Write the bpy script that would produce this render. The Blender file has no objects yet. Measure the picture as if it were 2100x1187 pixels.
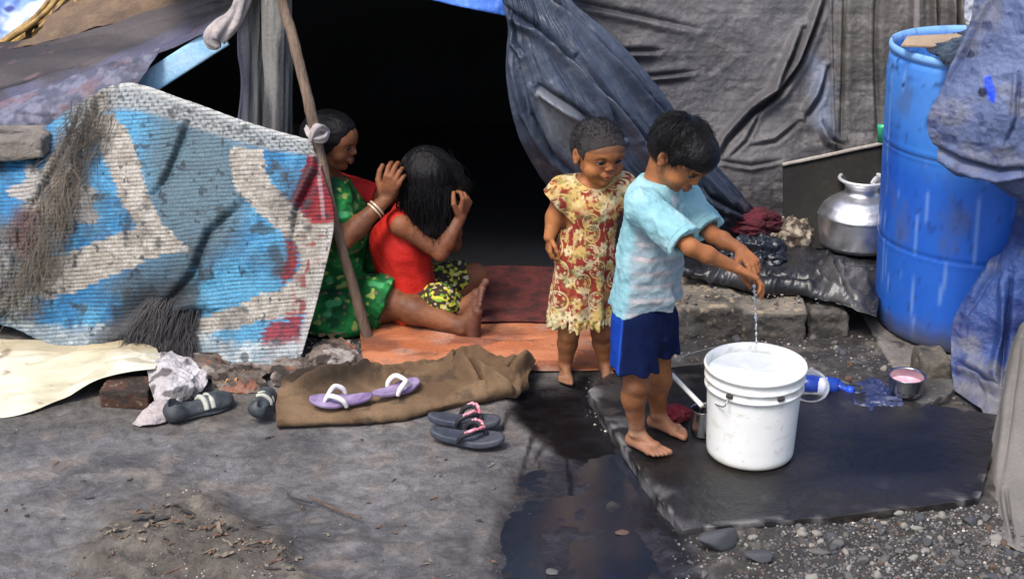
import bpy, math, random
import numpy as np
random.seed(7); RNG = np.random.default_rng(11)
A = lambda *v: np.array(v, dtype=np.float64)
PITCH = math.radians(22.0); CAMZ = 1.85; FPX = 2917.0
CP, SP = math.cos(PITCH), math.sin(PITCH)
CAM = A(0, 0, CAMZ); FWD = A(0, CP, -SP); UPV = A(0, SP, CP)
sc = bpy.context.scene

# ---------------------------------------------------------------- measuring the photograph
def ray(px, py):
    return A((px-1050.0)/FPX, CP+SP*(593.5-py)/FPX, -SP+CP*(593.5-py)/FPX)
def P(px, py, Y):                       # point seen at photo pixel (px,py) standing at depth Y
    d = ray(px, py); return CAM + d*(Y/d[1])
def G(px, py, z=0.0):                   # point seen at a pixel at height z
    d = ray(px, py); return CAM + d*((z-CAMZ)/d[2])
def proj(p):
    r = p-CAM; d = r@FWD
    return 1050.0+FPX*r[..., 0]/d, 593.5-FPX*(r@UPV)/d
def nz(v):
    v = np.asarray(v, float); return v/max(1e-9, np.linalg.norm(v))

# ---------------------------------------------------------------- noise
def _h(i, j, k, s):
    n = (i.astype(np.int64)*374761393 + j.astype(np.int64)*668265263 + k.astype(np.int64)*2147483647 + s*1274126177) & 0xffffffff
    n = ((n ^ (n >> 13))*1274126177) & 0xffffffff
    n = (n ^ (n >> 16)) & 0xffffff
    return n/float(0xffffff)
def vn(p, s=0):
    p = np.asarray(p, float); f = np.floor(p); t = p-f; t = t*t*(3-2*t)
    i, j, k = f[..., 0].astype(np.int64), f[..., 1].astype(np.int64), f[..., 2].astype(np.int64)
    x, y, z = t[..., 0], t[..., 1], t[..., 2]
    r = 0
    for a in (0, 1):
        for b in (0, 1):
            for c in (0, 1):
                r = r + _h(i+a, j+b, k+c, s)*(x if a else 1-x)*(y if b else 1-y)*(z if c else 1-z)
    return r*2-1
def fbm(p, o=4, s=0, ridged=False):
    p = np.asarray(p, float); r = 0; a = 1.0; t = 0
    for q in range(o):
        v = vn(p*(2.03**q)+q*17.3, s+q)
        r = r + a*((1-2*np.abs(v)) if ridged else v); t += a; a *= .5
    return r/t
def stack3(x, y, z=0.0):
    return np.stack(np.broadcast_arrays(np.asarray(x, float), np.asarray(y, float), np.asarray(z, float)), -1)
def ss(a, b, x):
    t = np.clip((x-a)/(b-a), 0, 1); return t*t*(3-2*t)
def lerp(a, b, t):
    return np.asarray(a)*(1-t)+np.asarray(b)*t
def mixc(c, d, t):
    return c*(1-t[..., None])+np.asarray(d, float)*t[..., None]

def polydist(x, y, poly, closed=True):
    n = len(poly); best = np.full(np.shape(x), 1e18); inside = np.zeros(np.shape(x), bool)
    for i in range(n if closed else n-1):
        ax, ay = poly[i]; bx, by = poly[(i+1) % n]
        dx, dy = bx-ax, by-ay; L = dx*dx+dy*dy+1e-9
        t = np.clip(((x-ax)*dx+(y-ay)*dy)/L, 0, 1)
        best = np.minimum(best, (x-ax-t*dx)**2+(y-ay-t*dy)**2)
        if closed:
            c = ((ay > y) != (by > y)) & (x < (bx-ax)*(y-ay)/((by-ay) if by != ay else 1e-9)+ax)
            inside ^= c
    d = np.sqrt(best)
    return np.where(inside, -d, d) if closed else d
def pmask(x, y, poly, soft=4):          # 1 inside, 0 outside
    return ss(soft, -soft, polydist(x, y, poly))
def crease(x, y, pts, w, amp):          # a fold traced along a line: sharp valley with a rounded lip on one side
    r = np.zeros(np.shape(x)); best = np.full(np.shape(x), 1e18); sg = np.zeros(np.shape(x)); tt = np.zeros(np.shape(x))
    seg = [math.hypot(pts[i+1][0]-pts[i][0], pts[i+1][1]-pts[i][1]) for i in range(len(pts)-1)]; tot = sum(seg); acc = 0
    for i in range(len(pts)-1):
        ax, ay = pts[i]; bx, by = pts[i+1]; dx, dy = bx-ax, by-ay; L = dx*dx+dy*dy+1e-9
        t = np.clip(((x-ax)*dx+(y-ay)*dy)/L, 0, 1)
        qx, qy = x-ax-t*dx, y-ay-t*dy; d = qx*qx+qy*qy
        m = d < best
        best = np.where(m, d, best); sg = np.where(m, np.sign(dx*qy-dy*qx), sg); tt = np.where(m, (acc+t*seg[i])/tot, tt)
        acc += seg[i]
    d = np.sqrt(best)*sg; env = np.clip(np.sin(np.clip(tt, .02, .98)*math.pi), 0, 1)**.5
    return amp*env*(np.exp(-((d-w)/w)**2) - 1.15*np.exp(-(d/(w*.55))**2) + .25*np.exp(-((d+1.6*w)/w)**2))

# ---------------------------------------------------------------- materials
def mat(name, base=(.2, .2, .2), rough=.7, base2=None, nscale=8, namt=.5, bump=0.0, bscale=40, attr=False, metal=0, spec=.5,
        trans=0, sheen=0, sss=0, fine=None, stretch=(1, 1, 1), alpha=1, rough2=None, ior=1.45, emis=None, weave=0, wscale=900, ralpha=False, ndet=5):
    m = bpy.data.materials.new(name); m.use_nodes = True
    nt = m.node_tree; N = nt.nodes; L = nt.links; N.clear()
    out = N.new('ShaderNodeOutputMaterial'); b = N.new('ShaderNodeBsdfPrincipled'); L.new(b.outputs[0], out.inputs[0])
    tc = N.new('ShaderNodeTexCoord'); mp = N.new('ShaderNodeMapping'); mp.inputs['Scale'].default_value = stretch
    L.new(tc.outputs['Object'], mp.inputs['Vector'])
    def noise(s, d=5, r=.6):
        n = N.new('ShaderNodeTexNoise'); n.inputs['Scale'].default_value = s; n.inputs['Detail'].default_value = d
        n.inputs['Roughness'].default_value = r; L.new(mp.outputs[0], n.inputs['Vector']); return n
    if attr:
        a = N.new('ShaderNodeAttribute'); a.attribute_name = 'Col'; col = a.outputs['Color']
    else:
        a = N.new('ShaderNodeRGB'); a.outputs[0].default_value = (*base, 1); col = a.outputs[0]
    if base2 is not None:
        n = noise(nscale, ndet, .6 if ndet < 7 else .72); rp = N.new('ShaderNodeValToRGB'); rp.color_ramp.elements[0].position = .5-.25*(1.1-namt); rp.color_ramp.elements[1].position = .5+.25*(1.1-namt)
        L.new(n.outputs[0], rp.inputs[0]); mx = N.new('ShaderNodeMix'); mx.data_type = 'RGBA'
        L.new(rp.outputs[0], mx.inputs['Factor']); L.new(col, mx.inputs['A']); mx.inputs['B'].default_value = (*base2, 1)
        col = mx.outputs['Result']
    n2 = noise(fine or bscale*1.7, 6, .7)
    mr = N.new('ShaderNodeMapRange'); mr.inputs['From Min'].default_value = .3; mr.inputs['From Max'].default_value = .7
    mr.inputs['To Min'].default_value = 1-.55*namt; mr.inputs['To Max'].default_value = 1+.45*namt
    L.new(n2.outputs[0], mr.inputs[0])
    vm = N.new('ShaderNodeVectorMath'); vm.operation = 'SCALE'; L.new(col, vm.inputs[0]); L.new(mr.outputs[0], vm.inputs['Scale'])
    L.new(vm.outputs[0], b.inputs['Base Color'])
    if ralpha:
        L.new(a.outputs['Alpha'], b.inputs['Roughness'])
    elif rough2 is not None:
        n3 = noise(nscale*1.6, 4); r3 = N.new('ShaderNodeMapRange'); r3.inputs['From Min'].default_value = .38; r3.inputs['From Max'].default_value = .62
        r3.inputs['To Min'].default_value = rough; r3.inputs['To Max'].default_value = rough2
        L.new(n3.outputs[0], r3.inputs[0]); L.new(r3.outputs[0], b.inputs['Roughness'])
    else:
        b.inputs['Roughness'].default_value = rough
    b.inputs['Metallic'].default_value = metal; b.inputs['Specular IOR Level'].default_value = spec
    b.inputs['Transmission Weight'].default_value = trans; b.inputs['IOR'].default_value = ior; b.inputs['Alpha'].default_value = alpha
    b.inputs['Sheen Weight'].default_value = sheen
    if sss:
        b.inputs['Subsurface Weight'].default_value = sss; b.inputs['Subsurface Radius'].default_value = (.012, .005, .003); b.inputs['Subsurface Scale'].default_value = 1.0
    if bump:
        n4 = noise(bscale, 8, .65); bp = N.new('ShaderNodeBump'); bp.inputs['Strength'].default_value = min(1, bump); bp.inputs['Distance'].default_value = .01*max(1, bump)
        h = n4.outputs[0]
        if weave:
            w1 = N.new('ShaderNodeTexWave'); w1.inputs['Scale'].default_value = wscale; w1.bands_direction = 'DIAGONAL'
            L.new(tc.outputs['Object'], w1.inputs['Vector']); ad = N.new('ShaderNodeMath'); ad.operation = 'MULTIPLY_ADD'
            L.new(w1.outputs['Fac'], ad.inputs[0]); ad.inputs[1].default_value = weave; L.new(h, ad.inputs[2]); h = ad.outputs[0]
        L.new(h, bp.inputs['Height']); L.new(bp.outputs[0], b.inputs['Normal'])
    return m

# ---------------------------------------------------------------- objects
def link(o):
    sc.collection.objects.link(o); return o
def mesh_data(name, v, f, m, col=None, smooth=True):
    v = np.asarray(v, np.float32); me = bpy.data.meshes.new(name)
    if isinstance(f, np.ndarray):
        nf, k = f.shape
        me.vertices.add(len(v)); me.vertices.foreach_set('co', v.ravel())
        me.loops.add(nf*k); me.loops.foreach_set('vertex_index', f.astype(np.int32).ravel())
        me.polygons.add(nf); me.polygons.foreach_set('loop_start', np.arange(0, nf*k, k, dtype=np.int32))
        me.update(calc_edges=True)
    else:
        me.from_pydata([tuple(x) for x in v.tolist()], [], f)
    if smooth and len(me.polygons):
        me.polygons.foreach_set('use_smooth', np.ones(len(me.polygons), bool))
    if col is not None:
        cc = np.asarray(col); cc = cc.reshape(-1, cc.shape[-1]); c = np.ones((len(v), 4), np.float32); c[:, :cc.shape[1]] = cc
        at = me.color_attributes.new('Col', 'FLOAT_COLOR', 'POINT'); at.data.foreach_set('color', c.ravel())
    me.materials.append(m); me.validate(); me.update()
    return me
def ob(name, v, f, m, parent=None, base=None, col=None, smooth=True, label=None, cat=None, group=None, kind=None):
    v = np.asarray(v, float)
    if parent is not None:
        b = np.array(parent['_base'])
    else:
        b = A(*(base if base is not None else ((v[:, 0].min()+v[:, 0].max())/2, (v[:, 1].min()+v[:, 1].max())/2, v[:, 2].min())))
    root = parent
    o = bpy.data.objects.new(name, mesh_data(name, v-b, f, m, col, smooth)); link(o)
    if parent is not None:
        o.parent = parent
    else:
        o.location = b
    o['_base'] = [float(x) for x in b]
    return tag(o, label, cat, group, kind)
def tag(o, label=None, cat=None, group=None, kind=None):
    if label: o['label'] = label
    if cat: o['category'] = cat
    if group: o['group'] = group
    if kind: o['kind'] = kind
    return o
def empty(name, base, label, cat, group=None):
    o = bpy.data.objects.new(name, None); link(o); o.location = base; o['_base'] = [float(x) for x in base]
    o.empty_display_size = .05
    return tag(o, label, cat, group)
def solid(o, t, off=0.0):
    md = o.modifiers.new('t', 'SOLIDIFY'); md.thickness = t; md.offset = off; return o

def grid_faces(nu, nv, closed_u=False):
    i = np.arange(nv-1)[:, None]; j = np.arange(nu if closed_u else nu-1)[None, :]; j2 = (j+1) % nu
    return np.stack([i*nu+j, i*nu+j2, (i+1)*nu+j2, (i+1)*nu+j], -1).reshape(-1, 4)
def cr(ctrl, n, axis=0):                # Catmull-Rom along an axis
    c = np.moveaxis(np.asarray(ctrl, float), axis, 0); k = len(c)
    if k == 2:
        t = np.linspace(0, 1, n).reshape(-1, *([1]*(c.ndim-1))); return np.moveaxis(c[0]*(1-t)+c[1]*t, 0, axis)
    c = np.concatenate([2*c[:1]-c[1:2], c, 2*c[-1:]-c[-2:-1]])
    t = np.linspace(0, k-1, n); i = np.minimum(t.astype(int), k-2); u = (t-i).reshape(-1, *([1]*(c.ndim-1)))
    p0, p1, p2, p3 = c[i], c[i+1], c[i+2], c[i+3]
    return np.moveaxis(.5*((2*p1)+(-p0+p2)*u+(2*p0-5*p1+4*p2-p3)*u*u+(-p0+3*p1-3*p2+p3)*u**3), 0, axis)
def gnormals(S):
    du = np.gradient(S, axis=1); dv = np.gradient(S, axis=0); n = np.cross(du, dv)
    n = n/np.maximum(1e-12, np.linalg.norm(n, axis=-1))[..., None]
    flip = np.sign(((CAM-S)*n).sum(-1).mean()); return n*(flip if flip else 1)
def sheet_pts(ctrl, nu, nv):            # ctrl[row][col] -> world points
    c = np.array([[p if len(p) == 3 and not isinstance(p, tuple) else p for p in r] for r in ctrl], float)
    return cr(cr(c, nv, 0), nu, 1)
def pt(q):                              # (px,py,Y) tuple or ('g',px,py,z)
    return G(q[1], q[2], q[3]) if q[0] == 'g' else P(*q)
def sheet(name, ctrl, nu, nv, m, disp=None, col=None, thick=.0015, keep=None, smooth_xy=None, **kw):
    S = sheet_pts([[pt(q) for q in r] for r in ctrl], nu, nv)
    px, py = proj(S); u, v = np.meshgrid(np.linspace(0, 1, nu), np.linspace(0, 1, nv))
    if disp is not None:
        S = S+gnormals(S)*disp(u, v, px, py, S)[..., None]
    c = None if col is None else col(u, v, px, py, S); c = None if c is None else c.reshape(-1, c.shape[-1])
    f = grid_faces(nu, nv)
    if keep is not None:
        k = keep(u, v, px, py, S).ravel(); f = f[k[f].all(1)]
        used = np.zeros(nu*nv, bool); used[f.ravel()] = True; idx = np.cumsum(used)-1
        V = S.reshape(-1, 3)[used]; f = idx[f]; c = None if c is None else c[used]
    else:
        V = S.reshape(-1, 3)
    o = ob(name, V, f, m, col=c, **kw)
    if thick: solid(o, thick)
    return o
def lathe(prof, n=48, c=(0, 0, 0), axis=None):      # profile [(r,z)] -> verts, faces
    a = np.linspace(0, 2*math.pi, n, endpoint=False); pr = np.array(prof, float)
    v = np.stack([pr[:, 0][:, None]*np.cos(a), pr[:, 0][:, None]*np.sin(a), np.repeat(pr[:, 1][:, None], n, 1)], -1).reshape(-1, 3)
    return v+A(*c), grid_faces(n, len(pr), True)
def tube(pts, r, n=8, samples=None, cap=True):
    pts = np.array(pts, float); r = np.broadcast_to(np.asarray(r, float), (len(pts),)).astype(float)
    if samples:
        pr = cr(np.concatenate([pts, r[:, None]], 1), samples); pts, r = pr[:, :3], pr[:, 3]
    T = np.gradient(pts, axis=0); T /= np.maximum(1e-9, np.linalg.norm(T, axis=1))[:, None]
    ref = A(0, 0, 1) if abs(T[0][2]) < .9 else A(1, 0, 0); V = []
    s = nz(np.cross(T[0], ref))
    for i in range(len(pts)):
        s = nz(s-T[i]*(s@T[i])); w = np.cross(T[i], s)
        a = np.linspace(0, 2*math.pi, n, endpoint=False)[:, None]
        V.append(pts[i]+r[i]*(np.cos(a)*s+np.sin(a)*w))
    V = np.concatenate(V); F = [tuple(x) for x in grid_faces(n, len(pts), True).tolist()]
    if cap:
        F.append(tuple(range(n))[::-1]); F.append(tuple(range(len(V)-n, len(V))))
    return V, F
def join(*vf):
    V = []; F = []; k = 0
    for v, f in vf:
        V.append(np.asarray(v, float)); F += [tuple(int(i)+k for i in t) for t in (f.tolist() if isinstance(f, np.ndarray) else f)]; k += len(v)
    return np.concatenate(V), F
def sphere(c, r, nu=24, nv=16, R=None):
    th = np.linspace(0, math.pi, nv)[:, None]; ph = np.linspace(0, 2*math.pi, nu, endpoint=False)[None]
    v = np.stack([np.sin(th)*np.cos(ph), np.sin(th)*np.sin(ph), np.cos(th)+0*ph], -1).reshape(-1, 3)*np.asarray(r)
    if R is not None: v = v@np.asarray(R)
    return v+A(*c), grid_faces(nu, nv, True)

# ---------------------------------------------------------------- implicit modelling (one continuous skin per body)
class SDF:
    def __init__(s, h): s.h = h; s.ops = []; s.lo = []; s.hi = []
    def _add(s, kind, fn, lo, hi, k):
        s.ops.append((kind, fn, np.minimum(lo, hi), np.maximum(lo, hi), k))
        if kind == '+': s.lo.append(np.minimum(lo, hi)); s.hi.append(np.maximum(lo, hi))
    def rc(s, a, b, ra, rb, k=.01, op='+'):
        a = np.asarray(a, float); b = np.asarray(b, float); d = b-a; L = max(1e-12, d@d)
        def fn(p):
            q = p-a; t = np.clip(q@d/L, 0, 1); return np.linalg.norm(q-t[..., None]*d, axis=-1)-(ra+(rb-ra)*t)
        r = max(ra, rb); s._add(op, fn, np.minimum(a, b)-r, np.maximum(a, b)+r, k); return s
    def chain(s, pts, rs, k=.01, op='+'):
        for i in range(len(pts)-1): s.rc(pts[i], pts[i+1], rs[i], rs[i+1], k, op)
        return s
    def ell(s, c, r, R=None, k=.01, op='+'):
        c = np.asarray(c, float); r = np.asarray(r, float); R = np.eye(3) if R is None else np.asarray(R, float)
        def fn(p):
            q = (p-c)@R.T; k0 = np.linalg.norm(q/r, axis=-1); k1 = np.linalg.norm(q/(r*r), axis=-1); return k0*(k0-1)/np.maximum(k1, 1e-9)
        m = np.abs(R.T)@r; s._add(op, fn, c-m, c+m, k); return s
    def ec(s, a, b, side, wa, wb, k=.01, op='+'):       # elliptic tapered segment; wa=(half width, half depth)
        a = np.asarray(a, float); b = np.asarray(b, float); ax = nz(b-a); L = np.linalg.norm(b-a); side = nz(side-ax*(np.asarray(side)@ax)); fr = np.cross(ax, side)
        wa = np.asarray(wa, float); wb = np.asarray(wb, float)
        def fn(p):
            q = p-a; t = np.clip(q@ax/L, 0, 1); w = wa[0]+(wb[0]-wa[0])*t; d = wa[1]+(wb[1]-wa[1])*t; m = np.minimum(w, d)
            x, y, z = q@side, q@fr, q@ax-t*L
            k0 = np.sqrt((x/w)**2+(y/d)**2+(z/m)**2); k1 = np.sqrt((x/w**2)**2+(y/d**2)**2+(z/m**2)**2)
            return np.where(k1 > 1e-6, k0*(k0-1)/np.maximum(k1, 1e-6), -m)
        r = max(wa.max(), wb.max()); s._add(op, fn, np.minimum(a, b)-r, np.maximum(a, b)+r, k); return s
    def fn(s, f, lo, hi, k=.01, op='+'): s._add(op, f, np.asarray(lo, float), np.asarray(hi, float), k); return s
    def cut(s, pnt, n, k=.003):                         # remove what lies on the side n points to
        pnt = np.asarray(pnt, float); n = nz(n); s.ops.append(('cut', lambda p: (p-pnt)@n, None, None, k)); return s
    def build(s, warp=None, smooth=1):
        h = s.h; lo = np.min(s.lo, 0)-.012; hi = np.max(s.hi, 0)+.012
        n = np.ceil((hi-lo)/h).astype(int)+1; F = np.full(n, 1.0, np.float32)
        ax = [lo[i]+h*np.arange(n[i]) for i in range(3)]
        for kind, fn, l, u, k in s.ops:
            if l is None: sl = (slice(None),)*3
            else:
                pad = k+3*h; i0 = np.maximum(0, ((l-pad-lo)/h).astype(int)); i1 = np.minimum(n, ((u+pad-lo)/h).astype(int)+2)
                if (i1 <= i0).any(): continue
                sl = tuple(slice(i0[i], i1[i]) for i in range(3))
            X = np.stack(np.meshgrid(ax[0][sl[0]], ax[1][sl[1]], ax[2][sl[2]], indexing='ij'), -1)
            d = fn(X); c = F[sl]
            if kind == '+':
                hh = np.clip(.5+.5*(d-c)/k, 0, 1); F[sl] = d*(1-hh)+c*hh-k*hh*(1-hh)
            else:
                e = -d if kind == '-' else d
                hh = np.clip(.5-.5*(e-c)/k, 0, 1); F[sl] = e*(1-hh)+c*hh+k*hh*(1-hh)
        if warp is not None:
            m = np.abs(F) < .03; I = np.argwhere(m); F[m] += warp(lo+I*h).astype(np.float32)
        F[0], F[-1], F[:, 0], F[:, -1], F[:, :, 0], F[:, :, -1] = (1,)*6
        return nets(F, lo, h)
def nets(F, lo, h):
    s = F < 0; n = np.array(F.shape)
    c = [s[a:n[0]-1+a, b:n[1]-1+b, d:n[2]-1+d] for a in (0, 1) for b in (0, 1) for d in (0, 1)]
    al = c[0].copy(); an = c[0].copy()
    for q in c[1:]: al &= q; an |= q
    act = an & ~al; I = np.argwhere(act); idx = np.full(act.shape, -1, np.int32); idx[act] = np.arange(len(I))
    off = np.array([(a, b, d) for a in (0, 1) for b in (0, 1) for d in (0, 1)]); val = np.stack([F[I[:, 0]+o[0], I[:, 1]+o[1], I[:, 2]+o[2]] for o in off], 1)
    S = np.zeros((len(I), 3)); C = np.zeros(len(I))
    for i in range(8):
        for j in range(i+1, 8):
            if np.abs(off[i]-off[j]).sum() != 1: continue
            a, b = val[:, i], val[:, j]; m = (a < 0) != (b < 0); t = np.where(m, a/np.where(m, a-b, 1), 0)
            S += np.where(m[:, None], off[i]+(off[j]-off[i])*t[:, None], 0); C += m
    V = lo+(I+S/C[:, None])*h; Q = []
    for ax in range(3):
        sl0 = [slice(1, -1)]*3; sl1 = [slice(1, -1)]*3; sl0[ax] = slice(0, -1); sl1[ax] = slice(1, None)
        a = s[tuple(sl0)]; b = s[tuple(sl1)]; E = np.argwhere(a != b); o = np.ones(3, int); o[ax] = 0; E2 = E+o
        inside = s[E2[:, 0], E2[:, 1], E2[:, 2]]
        u, w = [(1, 2), (2, 0), (0, 1)][ax]; e = np.eye(3, dtype=int)
        g = lambda q: idx[q[:, 0], q[:, 1], q[:, 2]]
        q = np.stack([g(E2-e[u]-e[w]), g(E2-e[w]), g(E2), g(E2-e[u])], 1)
        q = np.where(inside[:, None], q, q[:, ::-1]); Q.append(q[(q >= 0).all(1)])
    return V, np.concatenate(Q)
# ================================================================ GROUND
mud_poly = [(1085, 785), (1150, 800), (1205, 790), (1235, 860), (1300, 960), (1350, 1040), (1400, 1100), (1440, 1190), (1470, 1400), (1000, 1400), (1015, 1180), (1030, 1080), (1062, 985), (1100, 950), (1150, 930), (1130, 880), (1070, 850), (1060, 810)]
rub_poly = [(1330, 1060), (1400, 1095), (1700, 1060), (2010, 1020), (2300, 960), (2300, 1500), (1500, 1500)]
slab_px = [(1400, 1085), (1352, 1022), (1305, 955), (1262, 885), (1205, 800), (1250, 765), (1450, 745), (1700, 770), (1850, 820), (2050, 850), (2032, 940), (2010, 1020), (1860, 1040), (1700, 1058), (1550, 1070)]
def gmasks(px, py, x, y):
    wob = 24*fbm(stack3(x*9, y*9), 5, 5)
    mud = ss(30, -12, polydist(px, py, mud_poly)+wob)
    dark = ss(22, -14, polydist(px, py, [(1060, 800), (1090, 780), (1215, 780), (1240, 850), (1300, 950), (1230, 970), (1160, 930), (1120, 900), (1070, 850)])+wob*2)
    back = ss(30, -10, polydist(px, py, [(1190, 760), (1400, 690), (1790, 660), (2150, 700), (2300, 900), (2030, 960), (1250, 880)])+wob)
    rub = ss(40, -10, polydist(px, py, rub_poly)+wob*1.5)
    mound = ss(70, -40, polydist(px, py, [(200, 1120), (300, 1040), (400, 1010), (480, 1080), (560, 1140), (640, 1230), (420, 1300), (150, 1300)])+wob*3)
    return mud, dark, back, rub, mound
def ground_h(x, y, px, py):
    mud, dark, back, rub, mound = gmasks(px, py, x, y)
    h = .007*fbm(stack3(x*2.1, y*2.1), 3, 1)+.0022*fbm(stack3(x*16, y*16), 4, 2)
    h += .0035*ss(.1, .5, fbm(stack3(x*7, y*9), 4, 31))
    h = h*(1-.7*mud)-.012*mud+.008*mud*fbm(stack3(x*8, y*8), 4, 8)+.003*mud*fbm(stack3(x*40, y*40), 3, 18)
    h += rub*(.010+.014*fbm(stack3(x*26, y*26), 4, 3)) + back*(.004+.006*fbm(stack3(x*30, y*30), 3, 4))*(1-mud)
    h += mound*(.022+.018*fbm(stack3(x*14, y*14), 4, 9, True))
    ins = ss(6, -6, polydist(px, py, slab_px)); h -= .012*ins
    return h
def axis(a, b, step, far):
    m = np.arange(a, b+1e-9, step); e = np.array([.1, .25, .5, 1, 2, 4, 8, 16, 32, 60])*far/60
    return np.concatenate([a-e[::-1], m, b+e])
gx, gy = axis(-1.9, 1.9, .0075, 60), axis(2.45, 5.2, .0075, 60)
X, Y = np.meshgrid(gx, gy); Yc = np.maximum(Y, 1.5)
S0 = stack3(X, Yc, 0.0); px, py = proj(S0)
Z = ground_h(X, Y, px, py); mud, dark, back, rub, mound = gmasks(px, py, X, Y)
n1 = fbm(stack3(X*3, Y*4), 4, 12); n2 = fbm(stack3(X*14, Y*14), 4, 13); n3 = fbm(stack3(X*60, Y*60), 2, 14)
c = lerp(A(.145, .139, .140), A(.092, .089, .092), ss(-.35, .35, n1+.35*fbm(stack3(X*5, Y*17), 4, 51))[..., None])
c = mixc(c, (.20, .165, .14), ss(.1, .5, n2)*.55)
c = mixc(c, (.085, .077, .076), ss(.12, .42, fbm(stack3(X*6, Y*13), 6, 21))*.5); c = mixc(c, (.19, .172, .163), ss(.25, .5, fbm(stack3(X*18, Y*22), 4, 53))*.5); c = mixc(c, (.05, .043, .04), ss(.93, .985, 1-np.abs(fbm(stack3(X*4+.3*Y, Y*9), 4, 55)))*ss(.0, .3, n1)*.6)
c = mixc(c, (.10, .088, .07), ss(900, 860, py)*ss(600, 500, px)*.5)
c = mixc(c, (.10, .083, .066), mound*.8)
c = mixc(c, (.26, .23, .19), mound*ss(.15, .5, n2)*.5)
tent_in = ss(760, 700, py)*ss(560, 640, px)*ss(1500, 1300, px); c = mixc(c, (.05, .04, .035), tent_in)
c = mixc(c, (.036, .033, .031), np.clip(rub+back, 0, 1)*.92)
c = mixc(c, (.17, .15, .13), np.clip(rub+back, 0, 1)*ss(.15, .5, n2+.5*n3)*.5)
c = mixc(c, (.019, .019, .027), mud*.93); c = mixc(c, (.08, .07, .06), mud*ss(.3, .5, fbm(stack3(X*12, Y*12), 3, 61))*.5)
c = mixc(c, (.004, .004, .005), dark)
for L_ in [[(1105, 860), (1090, 900), (1078, 940), (1068, 975)], [(1130, 870), (1118, 910), (1100, 935), (1112, 965)], [(1160, 930), (1172, 990), (1165, 1050)], [(1060, 830), (1040, 850), (1030, 880)]]:
    c = mixc(c, (.008, .008, .010), ss(7, 2, polydist(px, py, L_, False)+5*n2))
c = mixc(c, (.011, .011, .014), ss(60, 10, polydist(px, py, [(1215, 830), (1300, 960), (1400, 1100)], False)+24*n2)*.8)
damp = np.clip(ss(50, 0, polydist(px, py, mud_poly)+34*n2+16*n3)-mud, 0, 1); c = mixc(c, (.07, .062, .06), damp*.75)
rg = .9-.80*mud-.5*damp-.35*back-.1*dark
c4 = np.concatenate([c, np.clip(rg, .11, .95)[..., None]], -1)
m_ground = mat('ground_earth', attr=True, ralpha=True, namt=.38, fine=150, bump=.8, bscale=38, spec=.4)
for n_ in [n_ for n_ in m_ground.node_tree.nodes if n_.type == 'BSDF_PRINCIPLED']:
    nt_ = m_ground.node_tree; src = n_.inputs['Base Color'].links[0].from_socket
    for sc2, lo_, hi_ in ((3.2, .80, 1.14), (22, .72, 1.25)):
        nn_ = nt_.nodes.new('ShaderNodeTexNoise'); nn_.inputs['Scale'].default_value = sc2; nn_.inputs['Detail'].default_value = 12; nn_.inputs['Roughness'].default_value = .72; nn_.inputs['Distortion'].default_value = .6
        tc_ = [q for q in nt_.nodes if q.type == 'TEX_COORD'][0]; nt_.links.new(tc_.outputs['Object'], nn_.inputs['Vector'])
        mr_ = nt_.nodes.new('ShaderNodeMapRange'); mr_.inputs['From Min'].default_value = .40; mr_.inputs['From Max'].default_value = .60; mr_.inputs['To Min'].default_value = lo_; mr_.inputs['To Max'].default_value = hi_; nt_.links.new(nn_.outputs[0], mr_.inputs[0])
        vm_ = nt_.nodes.new('ShaderNodeVectorMath'); vm_.operation = 'SCALE'; nt_.links.new(src, vm_.inputs[0]); nt_.links.new(mr_.outputs[0], vm_.inputs['Scale']); src = vm_.outputs[0]
    nt_.links.new(src, n_.inputs['Base Color'])
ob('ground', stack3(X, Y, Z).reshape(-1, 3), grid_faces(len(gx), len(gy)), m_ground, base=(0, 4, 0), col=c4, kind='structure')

# water lying in the depression
wx, wy = np.arange(-.15, .85, .006), np.arange(2.2, 4.1, .006); WX, WY = np.meshgrid(wx, wy); WP = stack3(WX, WY, -.0100+.0005*fbm(stack3(WX*9, WY*9), 2, 3))
wpx, wpy = proj(WP); k = ((polydist(wpx, wpy, mud_poly) < 40) & (wpy > 930+190*fbm(stack3(WX*7, WY*7), 4, 8))).ravel(); F = grid_faces(len(wx), len(wy)); F = F[k[F].all(1)]
us = np.zeros(len(k), bool); us[F.ravel()] = True; ix = np.cumsum(us)-1
m_water = mat('muddy_sky_tinted_water', base=(.018, .024, .036), rough=.05, namt=.2, bump=.12, bscale=14, spec=.9, base2=(.012, .013, .020), nscale=5, ndet=9, rough2=.16)  # muddy tone, with some blue of the reflected sky put into it
ob('puddle', WP.reshape(-1, 3)[us], ix[F], m_water, kind='structure')

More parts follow.
